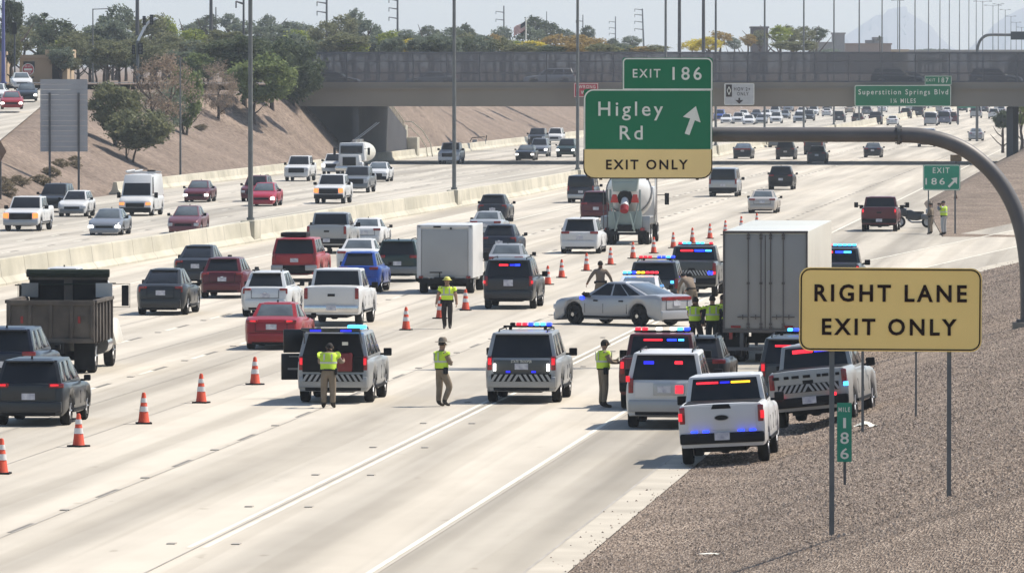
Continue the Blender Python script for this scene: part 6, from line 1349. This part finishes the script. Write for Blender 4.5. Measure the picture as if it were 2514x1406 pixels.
def person(label, px, py, face, pose, shirt=TANS, pants=KHAKI, sleeves='long', vest=None, head='hair', hgt=1.8, gloves=None, extra=None, pt=None):
    """pose: overrides of the joint positions of a 1.8 m figure facing +Y; face: heading"""
    J = dict(pel=(0, 0, .96), spi=(0, 0, 1.13), che=(0, .01, 1.33), nek=(0, .01, 1.49), hd0=(0, .02, 1.56), hd1=(0, .035, 1.66), hd2=(0, .02, 1.735))
    for s, n in ((-1, 'L'), (1, 'R')):
        J.update({'sh' + n: (s * .175, 0, 1.42), 'el' + n: (s * .25, -.03, 1.15), 'wr' + n: (s * .27, .05, .91), 'ha' + n: (s * .275, .07, .83),
                  'hi' + n: (s * .095, 0, .90), 'kn' + n: (s * .105, .02, .50), 'an' + n: (s * .11, -.02, .10), 'fo' + n: (s * .125, .07, .045), 'to' + n: (s * .135, .17, .035)})
    J.update(pose); rad = dict(pel=(.175, .13), spi=(.16, .12), che=(.185, .13), nek=(.065, .065), hd0=(.07, .075), hd1=(.078, .098), hd2=(.06, .075), sh=(.092, .092), el=(.06, .06), wr=(.042, .042), ha=(.034, .044), hi=(.115, .118), kn=(.085, .088), an=(.066, .068), fo=(.045, .05), to=(.042, .03))
    names = list(J); idx = {n: i for i, n in enumerate(names)}
    E = [('pel', 'spi'), ('spi', 'che'), ('che', 'nek'), ('nek', 'hd0'), ('hd0', 'hd1'), ('hd1', 'hd2')]
    for n in 'LR': E += [('che', 'sh' + n), ('sh' + n, 'el' + n), ('el' + n, 'wr' + n), ('wr' + n, 'ha' + n), ('pel', 'hi' + n), ('hi' + n, 'kn' + n), ('kn' + n, 'an' + n), ('an' + n, 'fo' + n), ('fo' + n, 'to' + n)]
    me = bpy.data.meshes.new('p'); me.from_pydata([J[n] for n in names], [(idx[a], idx[b]) for a, b in E], []); o = bpy.data.objects.new('p', me); COL.objects.link(o)
    sk = o.modifiers.new('s', 'SKIN'); sk.use_smooth_shade = True; sk.branch_smoothing = .4; o.modifiers.new('u', 'SUBSURF').levels = 1
    for n in names: rv = rad.get(n) or rad[n[:2]]; me.skin_vertices[0].data[idx[n]].radius = rv
    me.skin_vertices[0].data[idx['pel']].use_root = True
    bpy.context.view_layer.update(); body = bpy.data.meshes.new_from_object(o.evaluated_get(bpy.context.evaluated_depsgraph_get())); bpy.data.objects.remove(o); bpy.data.meshes.remove(me)
    # five fingers on each hand
    bm = bmesh.new(); bm.from_mesh(body); f = MB()
    for n in 'LR':
        w_, h_ = Vector(J['wr' + n]), Vector(J['ha' + n]); d = (h_ - w_).normalized(); sd_ = d.cross(Vector((0, 1, 0) if abs(d.y) < .8 else (0, 0, 1))).normalized(); up = sd_.cross(d).normalized(); c = h_ + d * .02
        for k, ln in enumerate((.062, .075, .07, .055)):
            a = c + up * (.03 - .02 * k); f.tube([a, a + d * ln * .55 + sd_ * .006, a + d * ln + sd_ * .022 * (1 if n == 'L' else -1)], [.0095, .009, .007], 6)
        a = h_ - d * .02 + up * .03; f.tube([a, a + up * .025 + d * .02, a + up * .03 + d * .05], [.011, .01, .008], 6)
    fm = f.mesh('f'); nf = len(bm.faces); bm.from_mesh(fm); bm.to_mesh(body); bm.free(); bpy.data.meshes.remove(fm)
    segs = [(J[a], J[b], a, b) for a, b in E]
    reg = {}
    def region(p):
        best = (9, None)
        for a, b, na, nb in segs:
            A_, B_ = Vector(a), Vector(b); ab = B_ - A_; t_ = max(0, min(1, (p - A_).dot(ab) / ab.length_squared)); dd = (p - A_ - ab * t_).length
            if dd < best[0]: best = (dd, na, nb, t_)
        _, na, nb, t_ = best
        if na[:2] in ('hd',) or (na == 'nek'): return 0
        if nb[:2] == 'ha': return 3 if gloves else 0
        if nb[:2] == 'wr' or (nb[:2] == 'el' and sleeves == 'short' and t_ > .55): return 0 if sleeves == 'short' else 1
        if nb[:2] in ('fo', 'to') or (nb[:2] == 'an' and t_ > .82): return 4
        if nb[:2] in ('kn', 'an', 'hi') or (na == 'pel' and p.z < J['pel'][2] + .06): return 2
        return 1
    for m_ in range(5): body.materials.append(None)
    while len(body.materials) > 5: body.materials.pop()
    for pg in body.polygons:
        pg.use_smooth = True; c = sum((body.vertices[i].co for i in pg.vertices), Vector()) / len(pg.vertices); pg.material_index = region(c)
    g = pt if pt is not None else G(px, py); t = thing('person', label, 'person', g, face); k = hgt / 1.8; t.scale = (k * 1.1, k * 1.1, k)
    place('body', body, [SKIN, shirt, pants, gloves or SKIN, BOOT], t)
    H0, H1 = Vector(J['hd1']), Vector(J['hd2'])
    q = MB(); fc = H0 + Vector((0, .095, -.015)); q.tube([fc + Vector((0, -.02, .03)), fc + Vector((0, .018, -.012))], [.008, .014], 6); put('nose', q, SKIN, t)
    for s in (-1, 1): q = MB(); q.tube([(H0.x + s * .077, H0.y, H0.z - .035), (H0.x + s * .088, H0.y - .005, H0.z + .02)], .013, 6); put('ear', q, SKIN, t)
    q = MB()
    for s in (-1, 1): q.box(fc.x + s * .032, fc.y - .006, fc.z + .028, .024, .012, .01)
    q.box(fc.x, fc.y - .008, fc.z - .05, .045, .012, .008); put('eyes_and_mouth', q, HAIR, t)
    def cap(c, rx, ry, rz_, z0, m, nm):
        q = MB(); q.loft([[(c.x + rx * math.cos(a_) * math.cos(6.283 * k / 14), c.y + ry * math.cos(a_) * math.sin(6.283 * k / 14), c.z + rz_ * math.sin(a_)) for k in range(14)] for a_ in (z0, .2, .5, .8, 1.15, 1.5)]); return put(nm, q, m, t)
    if head == 'hair': cap(H0 + Vector((0, -.02, .0)), .09, .105, .125, -.35, HAIR, 'hair')
    if head == 'hat':
        cap(H0 + Vector((0, -.02, -.0)), .088, .1, .10, -.3, HAIR, 'hair'); c = H0 + Vector((0, 0, .06)); q = MB(); q.loft([[(c.x + r_ * math.cos(6.283 * k / 20), c.y + r_ * 1.05 * math.sin(6.283 * k / 20), c.z + z_) for k in range(20)] for r_, z_ in ((.19, .0), (.185, .012), (.105, .015), (.095, .09), (.06, .13), (.02, .12))]); put('hat', q, HAT, t)
    if head == 'helmet':
        c = H0 + Vector((0, -.01, .05)); q = MB(); q.loft([[(c.x + r_ * math.cos(6.283 * k / 20), c.y + r_ * 1.15 * math.sin(6.283 * k / 20) - .02 * (r_ > .13), c.z + z_) for k in range(20)] for r_, z_ in ((.155, -.01), (.15, .005), (.115, .01), (.105, .06), (.07, .105), (.02, .12))]); put('helmet', q, HELM, t)
    if head == 'cap': cap(H0 + Vector((0, -.01, .02)), .092, .108, .1, -.05, BLKC, 'cap')
    P0, P1, P2 = Vector(J['pel']), Vector(J['spi']), Vector(J['che'])
    def torso_ring(q_, z_, kx, ky, grow): return [(q_.x + (kx + grow) * math.cos(6.283 * k / 18), q_.y + (ky + grow) * math.sin(6.283 * k / 18), z_) for k in range(18)]
    if vest:
        pts = [(P0.lerp(P1, .35), .160, .128), (P1, .162, .128), (P1.lerp(P2, .5), .172, .135), (P2, .182, .138), (P2 + Vector((0, 0, .09)), .165, .122), (P2 + Vector((0, 0, .145)), .115, .09)]
        q = MB(); q.loft([torso_ring(p, p.z, kx, ky, .032) for p, kx, ky in pts], cap=False); v_ = put('vest', q, vest, t)
        for n in 'LR': q = MB(); S_ = Vector(J['sh' + n]); E_ = Vector(J['el' + n]); q.tube([S_.lerp(E_, -.05), S_.lerp(E_, .22 if vest is VEST else .4)], [.112, .10], 12); put('vest_shoulder', q, vest, v_)
        q = MB(); p = P1.lerp(P2, .35); q.loft([torso_ring(p + Vector((0, 0, dz)), p.z + dz, .172, .136, .037) for dz in (-.025, .025)], cap=False); put('reflective_band', q, REFL, v_)
        for s in (-1, 1): q = MB(); q.box(P2.x + s * .09, P2.y - .166, P2.z, .04, .012, .22); q.box(P2.x + s * .09, P2.y + .166, P2.z, .04, .012, .22); put('reflective_band', q, REFL, v_)
    q = MB(); q.loft([torso_ring(P0 + Vector((0, 0, dz)), P0.z + dz + .05, .152, .12, .03) for dz in (-.025, .025)], cap=False); b_ = put('belt', q, BLKC, t); q = MB(); q.box(P0.x + .19, P0.y, P0.z, .06, .12, .18); put('holster', q, BLKC, b_, bev=.02); q = MB(); q.box(P0.x - .185, P0.y + .02, P0.z + .02, .05, .08, .1); put('radio', q, BLKC, b_, bev=.02)
    if extra: extra(t, J)
    return t
BACK = 0.0      # facing away from the camera
def clipboard(t, J): c = (Vector(J['haL']) + Vector(J['haR'])) / 2; q = MB(); q.box(c.x, c.y + .06, c.z + .05, .26, .2, .015); put('clipboard', q, SIGNW, t)
person('firefighter with a yellow helmet and bright yellow vest walking by the cones', 1098, 807, math.pi - .1, dict(elL=(-.27, -.04, 1.16), wrL=(-.30, .0, .92), haL=(-.30, .02, .84), elR=(.30, -.05, 1.17), wrR=(.34, .02, .93), haR=(.35, .04, .85), knL=(-.1, .12, .52), anL=(-.1, .1, .12), foL=(-.11, .19, .06), toL=(-.12, .28, .05), anR=(.09, -.12, .1), foR=(.1, -.04, .05), toR=(.1, .06, .035)), BLKC, DARKC2, 'short', VESTB, 'helmet', 1.78)
person('officer in a wide brimmed hat and vest standing with folded arms', 1084, 997, -1.0, dict(elL=(-.24, .1, 1.17), wrL=(-.05, .22, 1.16), haL=(.04, .22, 1.17), elR=(.24, .1, 1.17), wrR=(.06, .24, 1.12), haR=(-.02, .25, 1.12), knR=(.13, .16, .52), anR=(.1, .0, .12), foR=(.11, .08, .06), toR=(.12, .17, .04), knL=(-.09, 0, .5)), TANS, KHAKI, 'long', VEST, 'hat', 1.8)
person('officer in a vest reading papers beside the dark maroon police pickup', 1481, 1000, -1.25, dict(elL=(-.22, .12, 1.2), wrL=(-.1, .33, 1.2), haL=(-.06, .41, 1.23), elR=(.22, .12, 1.18), wrR=(.1, .34, 1.16), haR=(.06, .42, 1.19), hd1=(0, .06, 1.645), hd2=(0, .06, 1.725)), TANS, KHAKI, 'long', VEST, 'hair', 1.85, extra=clipboard)
person('officer in a vest leaning into the open hatch of the grey police suv', 806, 1001, -.1, dict(spi=(0, .03, 1.13), che=(0, .10, 1.31), nek=(0, .2, 1.45), hd0=(0, .24, 1.50), hd1=(0, .3, 1.58), hd2=(0, .31, 1.65), shL=(-.175, .12, 1.39), shR=(.175, .12, 1.39), elL=(-.24, .28, 1.18), wrL=(-.16, .5, 1.15), haL=(-.14, .58, 1.15), elR=(.27, .3, 1.2), wrR=(.3, .52, 1.2), haR=(.3, .6, 1.22)), TANS, KHAKI, 'long', VEST, 'hair', 1.82)
person('man in a tan shirt striding behind the silver police sedan', 1474, 758, .1, dict(elL=(-.33, -.04, 1.19), wrL=(-.43, .02, .97), haL=(-.46, .03, .89), elR=(.32, -.04, 1.19), wrR=(.40, .02, .97), haR=(.43, .03, .89), knL=(-.12, .12, .52), anL=(-.13, .1, .12)), TANS, KHAKI, 'long', None, 'hair', 1.82)
person('man in a tan shirt bending over behind the officers at the trailer', 1700, 778, .6, dict(spi=(0, .08, 1.12), che=(0, .24, 1.27), nek=(0, .37, 1.36), hd0=(0, .43, 1.39), hd1=(0, .5, 1.42), hd2=(0, .56, 1.47), shL=(-.175, .28, 1.33), shR=(.175, .28, 1.33), elL=(-.22, .42, 1.1), wrL=(-.16, .55, .93), haL=(-.14, .6, .87), elR=(.22, .42, 1.1), wrR=(.16, .55, .93), haR=(.14, .6, .87)), TANS, KHAKI, 'long', None, 'cap', 1.85)
person('officer in a vest with brown trousers left of the officer at the trailer corner', 1707, 866, -.5, dict(elL=(-.24, .06, 1.16), wrL=(-.2, .24, 1.1), haL=(-.17, .31, 1.1), knR=(.13, .14, .5), anR=(.12, .02, .1)), DARKC2, DARKC2, 'short', VEST, 'hair', 1.8)
person('officer in a vest and black uniform seen from behind at the trailer corner', 1749, 868, .05, dict(elL=(-.26, -.02, 1.17), elR=(.26, -.02, 1.17), wrR=(.2, .12, 1.05), haR=(.16, .19, 1.05)), BLKC, BLKC, 'long', VEST, 'hair', 1.86)
person('officer in a bright vest half hidden by the left side of the trailer', 1776, 862, 2.4, dict(elL=(-.24, .08, 1.17), wrL=(-.1, .26, 1.2), haL=(-.04, .31, 1.22)), BLKC, BLKC, 'long', VESTB, 'hair', 1.84)
person('officer in a hat and grey uniform standing at the motorcycle', 2285, 575, 1.2, dict(elL=(-.22, .05, 1.16), wrL=(-.12, .18, 1.05), haL=(-.06, .2, 1.05)), KHAKI, KHAKI, 'long', None, 'hat', 1.74)
def camera_x(t, J): c = Vector(J['haL']); q = MB(); q.box(c.x + .06, c.y + .04, c.z + .03, .1, .16, .09); put('camera', q, BLACK, t, bev=.02)
person('officer in a vest holding a camera up to his face right of the motorcycle', 2317, 577, 1.0, dict(elL=(-.24, .16, 1.3), wrL=(-.1, .25, 1.5), haL=(-.06, .2, 1.58), elR=(.24, .16, 1.3), wrR=(.1, .25, 1.5), haR=(.07, .2, 1.58)), GREYP, LTGREY, 'long', VEST, 'cap', 1.86, extra=camera_x)

# ================================================================ THE AIR
hz = MB(); hz.box(0, 7990, 124, 9000, 16020, 254)
hm = bpy.data.materials.new('haze_air'); hm.use_nodes = True
for nd in list(hm.node_tree.nodes):
    if nd.type != 'OUTPUT_MATERIAL': hm.node_tree.nodes.remove(nd)
pv = hm.node_tree.nodes.new('ShaderNodeVolumePrincipled'); pv.inputs['Color'].default_value = (.86, .93, 1.0, 1)
pv.inputs['Density'].default_value = .00012; pv.inputs['Anisotropy'].default_value = .35
hm.node_tree.links.new(pv.outputs[0], [x for x in hm.node_tree.nodes if x.type == 'OUTPUT_MATERIAL'][0].inputs['Volume'])
ho = put('haze', hz, hm, smooth=False); ho['kind'] = 'stuff'; tag(ho, 'thin pale haze in the air over the whole freeway', 'haze')
